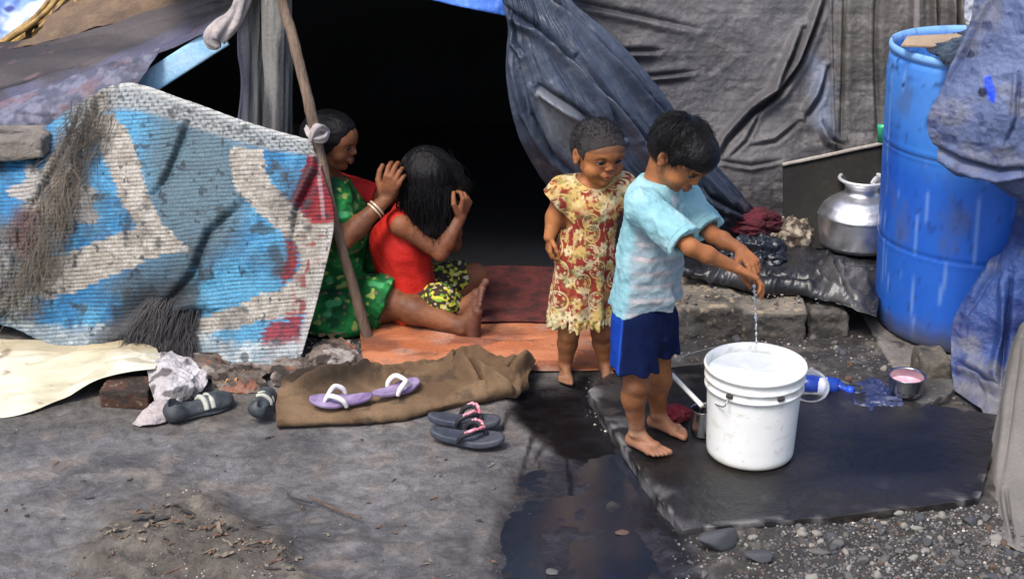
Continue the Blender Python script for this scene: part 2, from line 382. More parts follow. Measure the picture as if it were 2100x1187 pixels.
# ================================================================ wet black slab
def extrude_poly(pts, t, bev=.004, n_sub=6, noise=.003, seed=1, res=.012, top=None):
    """a slab with worn outline: rows of an inset grid on top plus a rough side"""
    pts = np.array(pts, float); per = []
    for i in range(len(pts)):
        a, b = pts[i], pts[(i+1) % len(pts)]; k = max(2, int(np.linalg.norm(b-a)/res)); per += [a+(b-a)*j/k for j in range(k)]
    per = np.array(per); cen = per.mean(0); nrm = per-np.roll(per, 1, 0)
    per = per+ (per-cen)/np.linalg.norm(per-cen, axis=1)[:, None]*(noise*2*fbm(stack3(per[:, 0]*25, per[:, 1]*25), 3, seed))[:, None]
    rings = []; n = len(per)
    for sc_, z in [(1.0, -t), (1.0, -t*.5), (1.0, -bev), (1-.3*bev, -bev*.3), (1-.9*bev, 0)]+[(1-.99*q-bev, 0) for q in np.linspace(.01, .999, 40)]:
        q = cen+(per-cen)*sc_; rings.append(stack3(q[:, 0], q[:, 1], z))
    R = np.array(rings); R[1, :, :2] += (noise*fbm(R[1]*40, 3, seed+1))[:, None]
    R[3:, :, 2] += noise*.5*fbm(stack3(R[3:, :, 0]*5, R[3:, :, 1]*5), 4, seed+2)+noise*.25*fbm(stack3(R[3:, :, 0]*30, R[3:, :, 1]*30), 3, seed+2)
    return R, n
sl = np.array([G(x, y, .03)[:2] for x, y in slab_px]); R, n = extrude_poly(sl, .036, noise=.004, seed=4); R[..., 2] += .03
spx, spy = proj(R); nn = fbm(stack3(R[..., 0]*3, R[..., 1]*7), 4, 41)
c = lerp(A(.006, .006, .007), A(.017, .016, .018), ss(-.3, .3, nn)[..., None])
edge = ss(60, 5, np.abs(polydist(spx, spy, slab_px[:5], False))); c = mixc(c, (.16, .155, .16), edge*ss(0, .4, fbm(R*14, 4, 3))*.9)
e2 = ss(70, 5, polydist(spx, spy, [(1400, 1085), (1550, 1070), (1700, 1058), (2010, 1020)], False)); c = mixc(c, (.09, .085, .09), e2*ss(.05, .45, fbm(R*16, 4, 6))*.8); e3 = ss(12, 3, polydist(spx, spy, slab_px, True)*-1)*ss(-14, -2, polydist(spx, spy, slab_px)*1.0); c = mixc(c, (.20, .19, .185), e3*ss(.0, .3, fbm(R*40, 4, 66))*.8); c = mixc(c, (.022, .018, .014), ss(.0, .3, fbm(stack3(R[..., 0]*2, R[..., 1]*3), 4, 68))*.7)  # ragged edge highlights painted along the rim, then a brown tint
bk = ss(880, 800, spy)+ss(1420, 1290, spx)*ss(960, 880, spy); c = mixc(c, (.04, .035, .032), np.clip(bk, 0, 1)*ss(0, .3, fbm(R*22, 4, 7)))
rr = np.clip(.06+.18*ss(-.1, .4, fbm(stack3(R[..., 0]*4, R[..., 1]*6), 4, 44))+.3*edge, .1, .9)
m_slab = mat('wet_black_stone', attr=True, ralpha=True, namt=.35, fine=60, bump=.7, bscale=24, spec=.5)
ob('stone_slab', R.reshape(-1, 3), grid_faces(n, len(R), True), m_slab, col=np.concatenate([c, rr[..., None]], -1),
   label='large flat wet black slab under the white bucket and the boy', cat='slab')

# ================================================================ tent left
m_black = mat('interior_shade_black', base=(.010, .010, .011), rough=.7, namt=.4, bump=.3, bscale=20)  # near-black colour carries the darkness of the tent interior
m_tarpbrown = mat('dusty_brown_tarp', attr=True, rough=.62, namt=.35, fine=70, bump=.5, bscale=50, spec=.35)
tent = empty('tarp_tent', P(800, 300, 4.6)*A(1, 1, 0), 'low open tent of weathered brown tarpaulin with a pitch black interior', 'tent')
def box_sheet(name, quad, m, nu=30, nv=30, amp=.02, s=3, seed=0, parent=None, thick=.003, **kw):
    S = sheet_pts([[A(*quad[0]), A(*quad[1])], [A(*quad[3]), A(*quad[2])]], nu, nv)
    S = S+gnormals(S)*(amp*fbm(S*s, 4, seed))[..., None]
    o = ob(name, S.reshape(-1, 3), grid_faces(nu, nv), m, parent=parent, **kw); solid(o, thick); return o
# roof over the mouth: ridge edge just above the picture, falling towards the back
zr = 1.17
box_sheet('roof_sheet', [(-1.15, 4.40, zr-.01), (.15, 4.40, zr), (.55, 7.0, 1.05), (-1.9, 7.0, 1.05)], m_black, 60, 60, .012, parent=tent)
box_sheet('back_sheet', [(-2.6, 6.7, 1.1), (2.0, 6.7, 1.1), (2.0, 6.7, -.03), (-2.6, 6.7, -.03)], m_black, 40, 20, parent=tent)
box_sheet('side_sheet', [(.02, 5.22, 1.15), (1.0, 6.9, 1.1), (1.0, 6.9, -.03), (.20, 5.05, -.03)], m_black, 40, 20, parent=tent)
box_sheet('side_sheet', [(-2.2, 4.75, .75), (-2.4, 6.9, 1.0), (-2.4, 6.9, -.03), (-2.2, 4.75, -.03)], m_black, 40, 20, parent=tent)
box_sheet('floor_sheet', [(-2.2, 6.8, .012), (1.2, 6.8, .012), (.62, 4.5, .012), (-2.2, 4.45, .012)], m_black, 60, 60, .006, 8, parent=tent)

def roofcol(u, v, px, py, S):
    n = fbm(stack3(px*.004, py*.03), 4, 3); n2 = fbm(S*9, 4, 5)
    c = lerp(A(.048, .040, .040), A(.095, .079, .076), ss(-.3, .4, n)[..., None])
    lowd = polydist(px, py, [(-100, 262), (110, 190), (290, 120), (440, 60)], False)
    c = mixc(c, (.13, .14, .27), ss(30, 0, lowd+25*n2)*.4)
    c = mixc(c, (.02, .018, .02), ss(9, 2, polydist(px, py, [(-60, 200), (60, 168), (150, 140), (110, 160)], False)+5*n2)*.8)
    c = mixc(c, (.22, .13, .12), ss(.3, .55, n2)*.5)
    return c
def roofdisp(u, v, px, py, S):
    d = .022*fbm(stack3(px*.0025+py*.006, (py+.38*px)*.028), 4, 2)+.004*fbm(S*14, 3, 1)
    d += crease(px, py, [(-60, 210), (60, 180), (150, 140)], 12, .03)+crease(px, py, [(100, 95), (240, 70), (330, 45), (460, -10)], 7, .03)
    d += crease(px, py, [(40, 120), (200, 90), (430, 20)], 9, .012)+crease(px, py, [(150, 180), (290, 120), (470, 25)], 8, .012)
    return d
sheet('roof_tarp', [[(-420, 180, 5.6), (-100, 110, 5.5), (130, 62, 5.5), (330, 18, 5.3), (420, -20, 5.2), (560, -90, 5.0)],
                    [(-420, 240, 5.1), (-100, 180, 5.0), (120, 125, 4.95), (300, 68, 4.85), (430, 10, 4.75), (550, -60, 4.6)],
                    [(-420, 310, 4.75), (-100, 256, 4.70), (110, 190, 4.62), (270, 140, 4.55), (420, 72, 4.48), (500, 2, 4.42)]],
      300, 140, m_tarpbrown, roofdisp, roofcol, parent=tent)
def trimcol(u, v, px, py, S):
    n = fbm(S*30, 4, 5); c = lerp(A(.085, .088, .13), A(.17, .172, .23), ss(-.2, .3, n)[..., None])
    c = mixc(c, (.05, .045, .06), ss(.15, .4, fbm(S*A(10, 10, 40), 4, 9))*.7)
    return mixc(c, (.2, .12, .13), ss(.2, .5, fbm(S*12, 3, 19))*.6)
o = sheet('edge_trim', [[(-420, 300, 4.77), (-100, 240, 4.68), (110, 172, 4.60), (250, 122, 4.56), (330, 100, 4.5)],
                    [(-420, 335, 4.60), (-100, 290, 4.50), (90, 232, 4.48), (225, 178, 4.47), (300, 150, 4.44)],
                    [(-420, 420, 4.56), (-100, 390, 4.48), (80, 340, 4.46), (200, 270, 4.45), (270, 190, 4.44)]],
      240, 60, m_tarpbrown, lambda u, v, px, py, S: .006*fbm(S*25, 4, 4, True), trimcol, parent=tent)
m_bluetarp = mat('blue_tarp', base=(.03, .11, .55), base2=(.10, .25, .75), nscale=8, rough=.4, namt=.3, bump=.4, bscale=30)
sheet('mouth_edge', [[(700, -60, 4.33), (850, -62, 4.34), (960, -45, 4.35), (1045, -28, 4.36)], [(740, -22, 4.29), (850, -6, 4.30), (950, 16, 4.31), (1040, 34, 4.33)]],
      80, 14, m_bluetarp, lambda u, v, px, py, S: .006*fbm(S*18, 3, 4, True), parent=tent)
sheet('mouth_edge', [[(570, -140, 4.40), (650, -140, 4.39), (720, -120, 4.38), (1080, -100, 4.38)], [(570, -60, 4.36), (650, -58, 4.35), (720, -52, 4.34), (1080, -30, 4.36)]],
      80, 14, m_black, lambda u, v, px, py, S: .006*fbm(S*18, 3, 4, True), parent=tent)

# top-left corner: crumpled blue plastic behind a bundle of bamboo
def crump(amp, s, seed): return lambda u, v, px, py, S: amp*fbm(S*s, 4, seed, True)
def bpcol(u, v, px, py, S):
    n = fbm(S*7, 4, 8); c = lerp(A(.22, .36, .75), A(.75, .82, .95), ss(-.25, .25, n)[..., None]); return mixc(c, (.08, .1, .3), ss(.25, .5, fbm(S*12, 3, 7)))
m_palepl = mat('pale_blue_plastic', attr=True, rough=.3, namt=.15, bump=.5, bscale=25, spec=.6)
sheet('plastic_sheet', [[(-300, -60, 6.3), (0, -80, 6.4), (160, -100, 6.5), (330, -120, 6.5)], [(-300, 80, 6.1), (0, 50, 6.1), (150, 10, 6.2), (330, -50, 6.3)], [(-300, 190, 5.9), (0, 120, 5.9), (160, 70, 5.95), (330, -10, 6.1)]],
      160, 90, m_palepl, crump(.05, 7, 3), bpcol, label='crumpled pale blue plastic behind the bamboo bundle in the far corner', cat='plastic sheet')
m_straw = mat('bamboo', base=(.55, .36, .11), base2=(.16, .09, .035), nscale=12, rough=.55, namt=.5, bump=.3)
vf = []
rb = np.random.default_rng(3)
bund = empty('bamboo_bundle', P(60, 120, 5.75), 'bundle of yellow bamboo sticks tied together above the brown tarp roof', 'bamboo bundle')
for i in range(26):
    o1, o2 = rb.normal(0, 14, 2), rb.normal(0, 16, 2); yy = 5.72+rb.normal(0, .05)
    a = P(-120+o1[0], 170+o1[1]*.8, yy); mdl = P(75+o1[0]*.5, 62+o2[0]*.7, yy-.03); b = P(170+o2[0], -60+o2[1], yy+.1)
    V, Fq = tube([a, mdl, b], [.005+rb.random()*.008]*3, 6, 14); ob('bamboo_stick', V, Fq, m_straw, parent=bund)
V, Fq = tube([P(66, 52, 5.6), P(58, 70, 5.6), P(66, 92, 5.62), P(84, 100, 5.7), P(90, 60, 5.7), P(66, 52, 5.6)], .012, 8, 30); ob('tie', V, Fq, mat('dark_cord', base=(.05, .03, .02), rough=.8), parent=bund)
m_tan = mat('tan_cloth', base=(.20, .135, .085), base2=(.09, .06, .045), nscale=6, rough=.9, namt=.4, bump=.6, bscale=30)
sheet('tarp_flap', [[(120, -40, 5.9), (240, -60, 5.9), (420, -90, 5.9)], [(90, 55, 5.55), (190, 20, 5.55), (400, -40, 5.5)], [(-20, 122, 5.4), (110, 84, 5.35), (440, 8, 5.2)]], 120, 60, m_tan, crump(.022, 6, 13),
      label='tan brown cloth flap lying over the ridge behind the roof tarp', cat='cloth')

# blue batten + knotted cloth, hanging curtains, pole
m_bluewood = mat('worn_blue_paint', base=(.20, .50, .80), base2=(.45, .62, .75), nscale=14, rough=.6, namt=.35, bump=.4)
def bar(a, b, w, t, up=(0, 0, 1), nseg=20, warp=.002, seed=0):
    a = np.asarray(a); b = np.asarray(b); d = nz(b-a); s = nz(np.cross(d, up)); u = np.cross(s, d); pr = []
    n = 16; ang = np.linspace(0, 2*math.pi, n, endpoint=False)+.2
    sq = lambda x: np.sign(x)*np.abs(x)**.35
    for i in range(nseg):
        t_ = i/(nseg-1); c_ = a+(b-a)*t_
        pr.append(c_+np.outer(sq(np.cos(ang))*w/2, s)+np.outer(sq(np.sin(ang))*t/2, u))
    V = np.array(pr).reshape(-1, 3); V = V+warp*fbm(V*20, 3, seed)[:, None]
    F = [tuple(x) for x in grid_faces(n, nseg, True).tolist()]+[tuple(range(n))[::-1], tuple(range(len(V)-n, len(V)))]
    return V, F
V, Fq = bar(P(458, 72, 4.49), P(240, 212, 4.53), .016, .074, up=(-.5, .2, .85)); ob('wooden_batten', V, Fq, m_bluewood, label='pale blue painted batten sloping from the knotted rag down to the mat', cat='batten')
m_rag = mat('dirty_pale_cloth', base=(.50, .43, .40), base2=(.24, .22, .24), nscale=18, rough=.9, namt=.35, bump=.6, bscale=50)
def twisted(name, pts, rad, m, lobes=5, twist=6, depth=.35, nr=40, ns=70, seed=0, **kw):
    pts = np.array(pts, float); pr = cr(np.concatenate([pts, np.array(rad)[:, None]], 1), ns); Pt, r = pr[:, :3], pr[:, 3]
    T = np.gradient(Pt, axis=0); T /= np.linalg.norm(T, axis=1)[:, None]; s = nz(np.cross(T[0], A(0, 1, .1))); V = []
    for i in range(ns):
        s = nz(s-T[i]*(s@T[i])); w = np.cross(T[i], s); a = np.linspace(0, 2*math.pi, nr, endpoint=False)
        q = 1+depth*np.abs(np.sin(a*lobes/2+twist*i/ns))-depth*.5+.18*vn(stack3(np.cos(a)*1.5, np.sin(a)*1.5, i/ns*5), seed)
        V.append(Pt[i]+r[i]*q[:, None]*(np.cos(a)[:, None]*s+np.sin(a)[:, None]*w))
    V = np.concatenate(V); F = [tuple(x) for x in grid_faces(nr, ns, True).tolist()]+[tuple(range(nr))[::-1], tuple(range(len(V)-nr, len(V)))]
    return ob(name, V, F, m, **kw)
twisted('knotted_cloth', [P(520, -60, 4.44), P(498, 0, 4.42), P(478, 40, 4.4), P(455, 62, 4.38), P(438, 82, 4.37), P(446, 100, 4.36)], [.026, .022, .024, .032, .028, .010], m_rag, depth=.5,
        label='dirty pinkish rag knotted round the top of the blue batten', cat='rag')
m_curt = mat('grey_sheer_cloth', attr=True, rough=.8, namt=.3, fine=120, bump=.4, bscale=60, spec=.3)
def curtcol(u, v, px, py, S):
    n = fbm(stack3(px*.08, py*.008), 4, 3); c = lerp(A(.075, .078, .085), A(.24, .235, .22), ss(-.35, .35, n)[..., None])
    return mixc(c, (.06, .065, .13), ss(515, 495, px+6*n)*.7)
def vfold(a, f, seed, tw=0): return lambda u, v, px, py, S: a*fbm(stack3(u*f+tw*v, v*1.2), 3, seed, True)
sheet('hanging_cloth', [[(478, -60, 4.50), (520, -60, 4.48), (560, -60, 4.50)], [(488, 60, 4.50), (522, 60, 4.47), (560, 60, 4.50)], [(496, 170, 4.50), (520, 170, 4.48), (556, 170, 4.5)], [(478, 330, 4.50), (522, 330, 4.48), (552, 330, 4.5)]],
      70, 140, m_curt, vfold(.018, 4, 3, .5), curtcol, label='grey ragged cloth strip hanging at the left of the tent pole', cat='cloth')
sheet('hanging_cloth', [[(530, -60, 4.44), (575, -60, 4.42), (600, -60, 4.46)], [(538, 60, 4.44), (572, 60, 4.41), (596, 60, 4.45)], [(545, 170, 4.44), (570, 170, 4.41), (596, 170, 4.45)], [(534, 330, 4.44), (570, 330, 4.42), (598, 330, 4.45)]],
      70, 140, m_curt, vfold(.016, 3, 9, .3), curtcol, label='paler grey cloth hanging in long folds directly behind the tent pole', cat='cloth')
m_wood = mat('bare_wood_pole', base=(.24, .165, .115), base2=(.11, .075, .055), nscale=9, rough=.75, namt=.5, bump=.7, bscale=35, stretch=(3, 3, .6))
pole = empty('tent_pole', G(757, 702, 0), 'crooked bare wooden pole propping up the tent mouth', 'pole')
V, Fq = tube([P(560, -70, 4.32), P(578, 0, 4.30), P(608, 110, 4.26), P(640, 240, 4.21), P(682, 440, 4.14), (P(722, 580, 4.13)), G(757, 704, -.01)], [.016, .0165, .0165, .017, .0165, .0165, .018], 12, 90)
V = V+.003*fbm(V*18, 3, 2)[:, None]; ob('pole', V, Fq, m_wood, parent=pole)
twisted('rope_knot', [P(630, 262, 4.20), P(640, 280, 4.155), P(662, 284, 4.15), P(668, 270, 4.18), P(650, 262, 4.14), P(636, 290, 4.15)], [.008, .011, .012, .010, .011, .007], m_rag, depth=.4, lobes=4, parent=pole)

# ================================================================ woven mat hanging at the left
MB = [[(-420, 420, 4.65), (-200, 360, 4.50), (-80, 325, 4.42), (30, 300, 4.38), (165, 215, 4.42), (262, 172, 4.44), (392, 210, 4.36), (520, 255, 4.27), (640, 288, 4.19)],
      [(-420, 490, 4.50), (-200, 440, 4.38), (-80, 410, 4.28), (20, 395, 4.24), (135, 335, 4.30), (233, 305, 4.30), (372, 330, 4.25), (512, 370, 4.18), (668, 372, 4.13)],
      [(-420, 560, 4.40), (-200, 520, 4.28), (-80, 500, 4.20), (18, 495, 4.14), (118, 460, 4.17), (222, 440, 4.18), (358, 455, 4.14), (502, 490, 4.10), (686, 455, 4.09)],
      [(-420, 640, 4.36), (-200, 610, 4.22), (-80, 590, 4.15), (15, 585, 4.10), (110, 585, 4.10), (222, 575, 4.10), (345, 575, 4.08), (482, 600, 4.04), (658, 590, 4.02)],
      [('g', -420, 720, .03), ('g', -200, 690, .05), ('g', -80, 655, .06), ('g', 18, 668, .05), ('g', 120, 712, .03), ('g', 228, 706, .035), ('g', 335, 690, .04), ('g', 475, 752, .012), ('g', 612, 752, .012)]]
bandA = [(186, 240), (232, 236), (264, 271), (287, 333), (302, 391), (333, 460), (397, 514), (349, 519), (310, 530), (271, 547), (186, 585), (108, 612), (70, 605), (74, 565), (89, 537), (130, 520), (174, 504), (230, 482), (282, 466), (271, 452), (248, 411), (221, 341), (196, 291)]
bandB = [(478, 300), (539, 308), (546, 349), (560, 380), (593, 411), (628, 440), (700, 440), (700, 480), (690, 560), (665, 640), (640, 690), (625, 700), (630, 640), (597, 650), (560, 655), (500, 668), (457, 676), (420, 690), (384, 694), (380, 669), (415, 653), (457, 638), (535, 603), (574, 591), (600, 570), (616, 541), (607, 498), (585, 484), (540, 445), (515, 422), (484, 388), (471, 341)]
redT = [(640, 292), (664, 292), (676, 340), (688, 400), (694, 450), (640, 462), (615, 425), (600, 415), (620, 360)]
redC = [(585, 490), (606, 500), (616, 541), (600, 570), (578, 590), (575, 560), (588, 525)]
redL = [(545, 668), (600, 648), (632, 640), (618, 700), (600, 720), (575, 735), (540, 745), (535, 700)]
def matcol(u, v, px, py, S):
    sc_ = stack3(px, py, 0)
    wob = 4*vn(sc_*.08, 3)+2.0*np.sign(np.sin(py*math.pi/5.2))
    n = fbm(sc_*.012, 4, 5); nf = fbm(sc_*.09, 3, 6)
    c = lerp(A(.025, .20, .44), A(.10, .38, .62), ss(-.35, .4, n+.4*nf)[..., None])
    c = mixc(c, (.10, .36, .56), ss(240, 430, px)*ss(470, 640, py)*.7)
    c = mixc(c, (.11, .165, .19), ss(60, -30, polydist(px, py, [(330, 240), (470, 270), (500, 400), (470, 500), (380, 520), (320, 460), (300, 340)])+26*n)*.9)
    c = mixc(c, (.085, .13, .16), ss(40, -25, polydist(px, py, [(300, 520), (420, 520), (400, 640), (300, 640), (230, 590)])+24*n)*.85)
    cream = lerp(A(.38, .335, .28), A(.52, .48, .42), ss(-.3, .3, nf)[..., None])
    def over(c, poly, colr, soft=2.5, amt=1.0, w=1.0):
        m_ = ss(soft, -soft, polydist(px, py, poly)+wob*w)*amt; return c*(1-m_[..., None])+colr*m_[..., None]
    c = over(c, bandA, cream); c = over(c, bandB, cream)
    fl = polydist(px, py, [(20, 400), (60, 350), (110, 330), (150, 360), (195, 400), (200, 440), (165, 465), (120, 480), (70, 440)])+9*np.sin(np.arctan2(py-405, px-110)*9)
    c = mixc(c, A(.46, .42, .38), ss(4, -4, fl+wob)*.95)
    red = lerp(A(.33, .02, .03), A(.17, .015, .03), ss(-.2, .3, nf)[..., None])
    c = over(c, redT, red, 5); c = over(c, redC, red*.9, 5); c = over(c, redL, red, 6, .95, 2.5)
    c = mixc(c, (.33, .05, .05), ss(.12, .3, fbm(sc_*A(.09, .06, 1), 3, 15))*ss(30, -5, polydist(px, py, [(650, 440), (672, 600), (640, 700), (600, 690), (625, 560)]))*.85)
    tri = ss(3, -1, np.abs(px-(650+(py-292)*.09))-3)*ss(292, 300, py)*ss(460, 430, py); c = mixc(c, (.55, .35, .36), tri*.8)
    # borders of the weave: top and bottom edges, right selvedge
    top = ss(.115, .085, v+.006*nf)*ss(.50, .56, u); c = mixc(c, A(.40, .41, .40), top*.9)
    zz = ss(.1, .5, np.sin(u*420)*np.sin(v*170)); c = mixc(c, (.10, .11, .11), top*zz*.7*ss(.02, .035, v)); c = mixc(c, (.62, .62, .60), top*ss(.028, .012, v)*.8)
    bot = ss(.90, .94, v+.01*nf)*ss(.32, .4, u); c = mixc(c, A(.38, .44, .46), bot*.85)
    c = mixc(c, (.62, .66, .66), bot*ss(0, .3, nf)*.7)
    sel = ss(.982, .992, u); c = mixc(c, (.55, .52, .48), sel*.8*ss(455, 470, py))
    wp = ss(14, 4, polydist(px, py, [(575, 722), (600, 708), (612, 740)], False)); c = mixc(c, (.5, .55, .56), wp*.9)
    # threadbare areas, dark marks; torn fringe and curled flap's shadow painted dark
    fr = ss(38, -12, polydist(px, py, [(150, 195), (215, 195), (215, 250), (180, 330), (150, 420), (110, 520), (60, 640), (-60, 640), (-60, 500), (40, 470), (90, 400), (130, 300)])+22*n+14*nf)
    c = mixc(c, lerp(A(.14, .115, .09), A(.27, .235, .19), ss(-.4, .4, fbm(sc_*A(.22, .05, 1), 3, 22))[..., None]), fr*.88)
    rd = ss(24, -6, polydist(px, py, [(40, 440), (70, 440), (75, 510), (50, 520), (30, 490)])+10*n); c = mixc(c, (.09, .03, .025), rd*.8)
    so = ss(40, -16, polydist(px, py, [(300, 600), (390, 560), (400, 640), (380, 700), (250, 720), (200, 700)])+22*n+12*nf); c = mixc(c, (.030, .028, .032), so*.93)
    s2 = ss(.28, .5, fbm(sc_*.03, 4, 33)); c = mixc(c, (.035, .05, .06), s2*.75)
    s3 = ss(12, 2, polydist(px, py, [(380, 250), (365, 300), (345, 350), (330, 370)], False)+6*nf)+ss(10, 2, polydist(px, py, [(430, 480), (400, 520), (415, 570), (380, 600)], False)+6*nf); c = mixc(c, (.02, .035, .045), np.clip(s3, 0, 1)*.8)
    s4 = ss(16, 3, polydist(px, py, [(562, 510), (575, 540), (568, 560)], False)+6*nf)+ss(14, 3, polydist(px, py, [(640, 350), (600, 410)], False)+6*nf); c = mixc(c, (.04, .03, .04), np.clip(s4, 0, 1)*.7)
    # rows of weft: dark gaps between the straws
    jj = 2.2*vn(sc_*A(.012, .03, 1), 2); rows = .5+.5*np.sin((py+.06*px)*2*math.pi/8.4+jj); warp_ = .5+.5*np.sin((px+py*.12)*2*math.pi/6.1+3*vn(sc_*.02, 8))
    c = c*(1-(.50+.25*vn(sc_*.05, 18))[..., None]*ss(.5, .95, rows)[..., None])*(1-.10*ss(.6, 1, warp_)[..., None])
    c = mixc(c, (.055, .055, .055), ss(.05, .5, fbm(sc_*.017, 5, 44))*.40); c = mixc(c, (.02, .03, .04), ss(.36, .48, fbm(sc_*A(.085, .07, 1), 5, 46))*.8)
    return np.clip(.76*c*(1+.25*vn(sc_*.33, 4))[..., None], 0.004, .9)
def matdisp(u, v, px, py, S):
    sc_ = stack3(px, py, 0)
    d = .010*fbm(sc_*.006, 3, 2)-.0004*np.sin((py+.06*px)*2*math.pi/8.4+2.2*vn(sc_*A(.012, .03, 1), 2))+.004*fbm(sc_*.03, 3, 12)
    d += crease(px, py, [(400, 230), (370, 300), (340, 370), (300, 420)], 12, .012)+crease(px, py, [(500, 420), (430, 480), (400, 560), (330, 640)], 16, .016)
    d += crease(px, py, [(662, 290), (650, 350), (610, 430), (600, 500)], 10, .016)+crease(px, py, [(672, 300), (690, 400), (694, 450)], 6, .01)
    d += crease(px, py, [(205, 210), (170, 300), (150, 400)], 14, .02)+crease(px, py, [(180, 205), (140, 300), (60, 440)], 10, .014)
    d += crease(px, py, [(420, 640), (330, 660), (230, 720)], 18, .035)
    fr = ss(38, -12, polydist(px, py, [(150, 195), (215, 195), (215, 250), (180, 330), (150, 420), (110, 520), (60, 640), (-60, 640), (-60, 500), (40, 470), (90, 400), (130, 300)]))
    return d+fr*.008*fbm(sc_*A(.13, .04, 1), 3, 9, True)
m_mat = mat('woven_plastic_straw', attr=True, rough=.62, namt=.3, fine=160, bump=.25, bscale=160, spec=.4)
hole = [(262, 735), (290, 690), (330, 655), (370, 650), (395, 690), (400, 735), (380, 760), (300, 760)]
def matkeep(u, v, px, py, S):
    return (polydist(px, py, hole)+12*fbm(stack3(px*.09, py*.03), 3, 6) > 0)
wm = empty('woven_mat', G(400, 720, 0), 'torn blue woven plastic mat with white and red pattern hung as the tent side', 'mat')
MATS = sheet_pts([[pt(q) for q in r] for r in MB], 900, 420)
mpx, mpy = proj(MATS)
sheet('mat_sheet', MB, 900, 420, m_mat, matdisp, matcol, thick=.004, keep=matkeep, parent=wm)
# loose frayed fibres
def fibres(name, n, gen, m, parent, r=.0009, seed=1, kind=None, seg=7):
    rg = np.random.default_rng(seed); parts = []
    for i in range(n):
        pts, rr_ = gen(rg); parts.append(tube(pts, [rr_*1.2]*(len(pts)-1)+[rr_*.4], 4, seg, cap=False))
    V = np.concatenate([p[0] for p in parts]); k = 0; Fs = []
    for p in parts: Fs.append(np.asarray(p[1])+k); k += len(p[0])
    return ob(name, V, np.concatenate(Fs), m, parent=parent, kind=kind)
def fgen1(rg):
    t = rg.random(); x = 205-150*t+rg.normal(0, 26); y = 200+400*t+rg.normal(0, 22); d = 40+rg.random()*70; a = math.radians(108+rg.normal(0, 16)); Yd = 4.37-.33*t-.03*rg.random()
    if y < 225+.0*x: y += 20
    return [P(x, y, Yd), P(x+d*.5*math.cos(a)+rg.normal(0, 8), y+d*.5*math.sin(a), Yd-.035-.01*rg.random()), P(x+d*math.cos(a)+rg.normal(0, 10), y+d*math.sin(a), Yd-.06)], .0006+.0005*rg.random()
def fgen2(rg):
    x = 300+110*rg.random(); y = 610+50*rg.random(); xe = x-60*rg.random()-30*(390-x)/100; return [P(x, y, 4.06), P((x+xe)/2+rg.normal(0, 8), y+45, 4.02), G(xe+rg.normal(0, 14), y+90+25*rg.random(), .02+.03*rg.random())], .0005+.0005*rg.random()
m_fib1 = mat('frayed_straw', base=(.17, .14, .105), base2=(.06, .045, .035), nscale=6, rough=.8, namt=.5)
m_fib2 = mat('black_fibre', base=(.015, .014, .017), base2=(.12, .11, .11), nscale=8, rough=.7, namt=.2)
fibres('frayed_fibres', 330, fgen1, m_fib1, wm, seed=4, kind='stuff'); fibres('frayed_fibres', 520, fgen2, m_fib2, wm, seed=5, kind='stuff')

# ================================================================ right: dark drape + grey tarp wall
def drapecol(u, v, px, py, S):
    n = fbm(S*5, 4, 3); c = lerp(A(.034, .044, .070), A(.066, .082, .122), ss(-.4, .4, n)[..., None])
    c = mixc(c, (.022, .024, .032), ss(360, 440, py+20*n)*ss(1330, 1400, px)*.9)
    pale = pmask(px, py, [(1103, 182), (1140, 180), (1190, 225), (1185, 340), (1130, 270)], 8); c = mixc(c, (.15, .16, .18), pale*.8)
    return mixc(c, (.13, .125, .13), ss(.2, .5, fbm(S*22, 4, 9))*.4)
def drapedisp(u, v, px, py, S):
    d = .022*fbm(stack3(u*4.5, v*1.1), 3, 5, True)+.013*fbm(stack3(u*13, v*1.8), 3, 6, True)+.005*fbm(stack3(u*30+2*fbm(S*6, 2, 3), v*5), 3, 16, True)+.003*fbm(S*22, 3, 7)
    for L_, w, a in [([(1025, 5), (1100, 60), (1170, 130), (1230, 200), (1275, 280)], 9, .035), ([(1115, 0), (1190, 70), (1260, 140), (1320, 200), (1360, 240)], 8, .035),
                     ([(1055, 30), (1065, 90), (1080, 110)], 6, .02), ([(1110, 175), (1150, 200), (1210, 245)], 9, .04), ([(1175, 120), (1250, 210), (1310, 290), (1340, 330)], 8, .03),
                     ([(1280, 240), (1340, 310), (1400, 360), (1470, 420)], 9, .035), ([(1060, 100), (1090, 220), (1140, 330)], 9, .02), ([(1100, 230), (1140, 310), (1190, 360)], 7, .018),
                     ([(1075, 140), (1110, 260), (1160, 350)], 5, .012), ([(1350, 300), (1400, 380), (1480, 440)], 7, .03), ([(1400, 330), (1450, 400), (1520, 440)], 7, .03), ([(1300, 290), (1380, 380), (1430, 440)], 7, .03)]:
        d = d+crease(px, py, L_, w, a)
    return d
m_drape = mat('dark_blue_plastic', attr=True, rough=.34, namt=.18, fine=70, bump=.35, bscale=40, spec=.55, rough2=.5, nscale=5)
sheet('tarp_drape', [[(1000, -80, 4.30), (1050, -85, 4.32), (1090, -85, 4.36), (1140, -90, 4.42)],
                     [(1040, 40, 4.28), (1090, 35, 4.27), (1130, 25, 4.31), (1165, 10, 4.38)],
                     [(1044, 160, 4.26), (1120, 125, 4.22), (1190, 105, 4.28), (1250, 85, 4.38)],
                     [(1076, 290, 4.27), (1180, 240, 4.20), (1260, 200, 4.27), (1335, 180, 4.38)],
                     [(1125, 375, 4.36), (1250, 350, 4.26), (1340, 310, 4.32), (1420, 300, 4.44)],
                     [(1190, 450, 4.46), (1320, 430, 4.38), (1430, 400, 4.40), (1505, 390, 4.50)],
                     [(1300, 560, 4.58), (1410, 520, 4.52), (1510, 490, 4.52), (1580, 470, 4.60)]],
      260, 420, m_drape, drapedisp, drapecol, label='dark blue grey plastic drape pulled aside in diagonal folds behind the two children', cat='tarp')
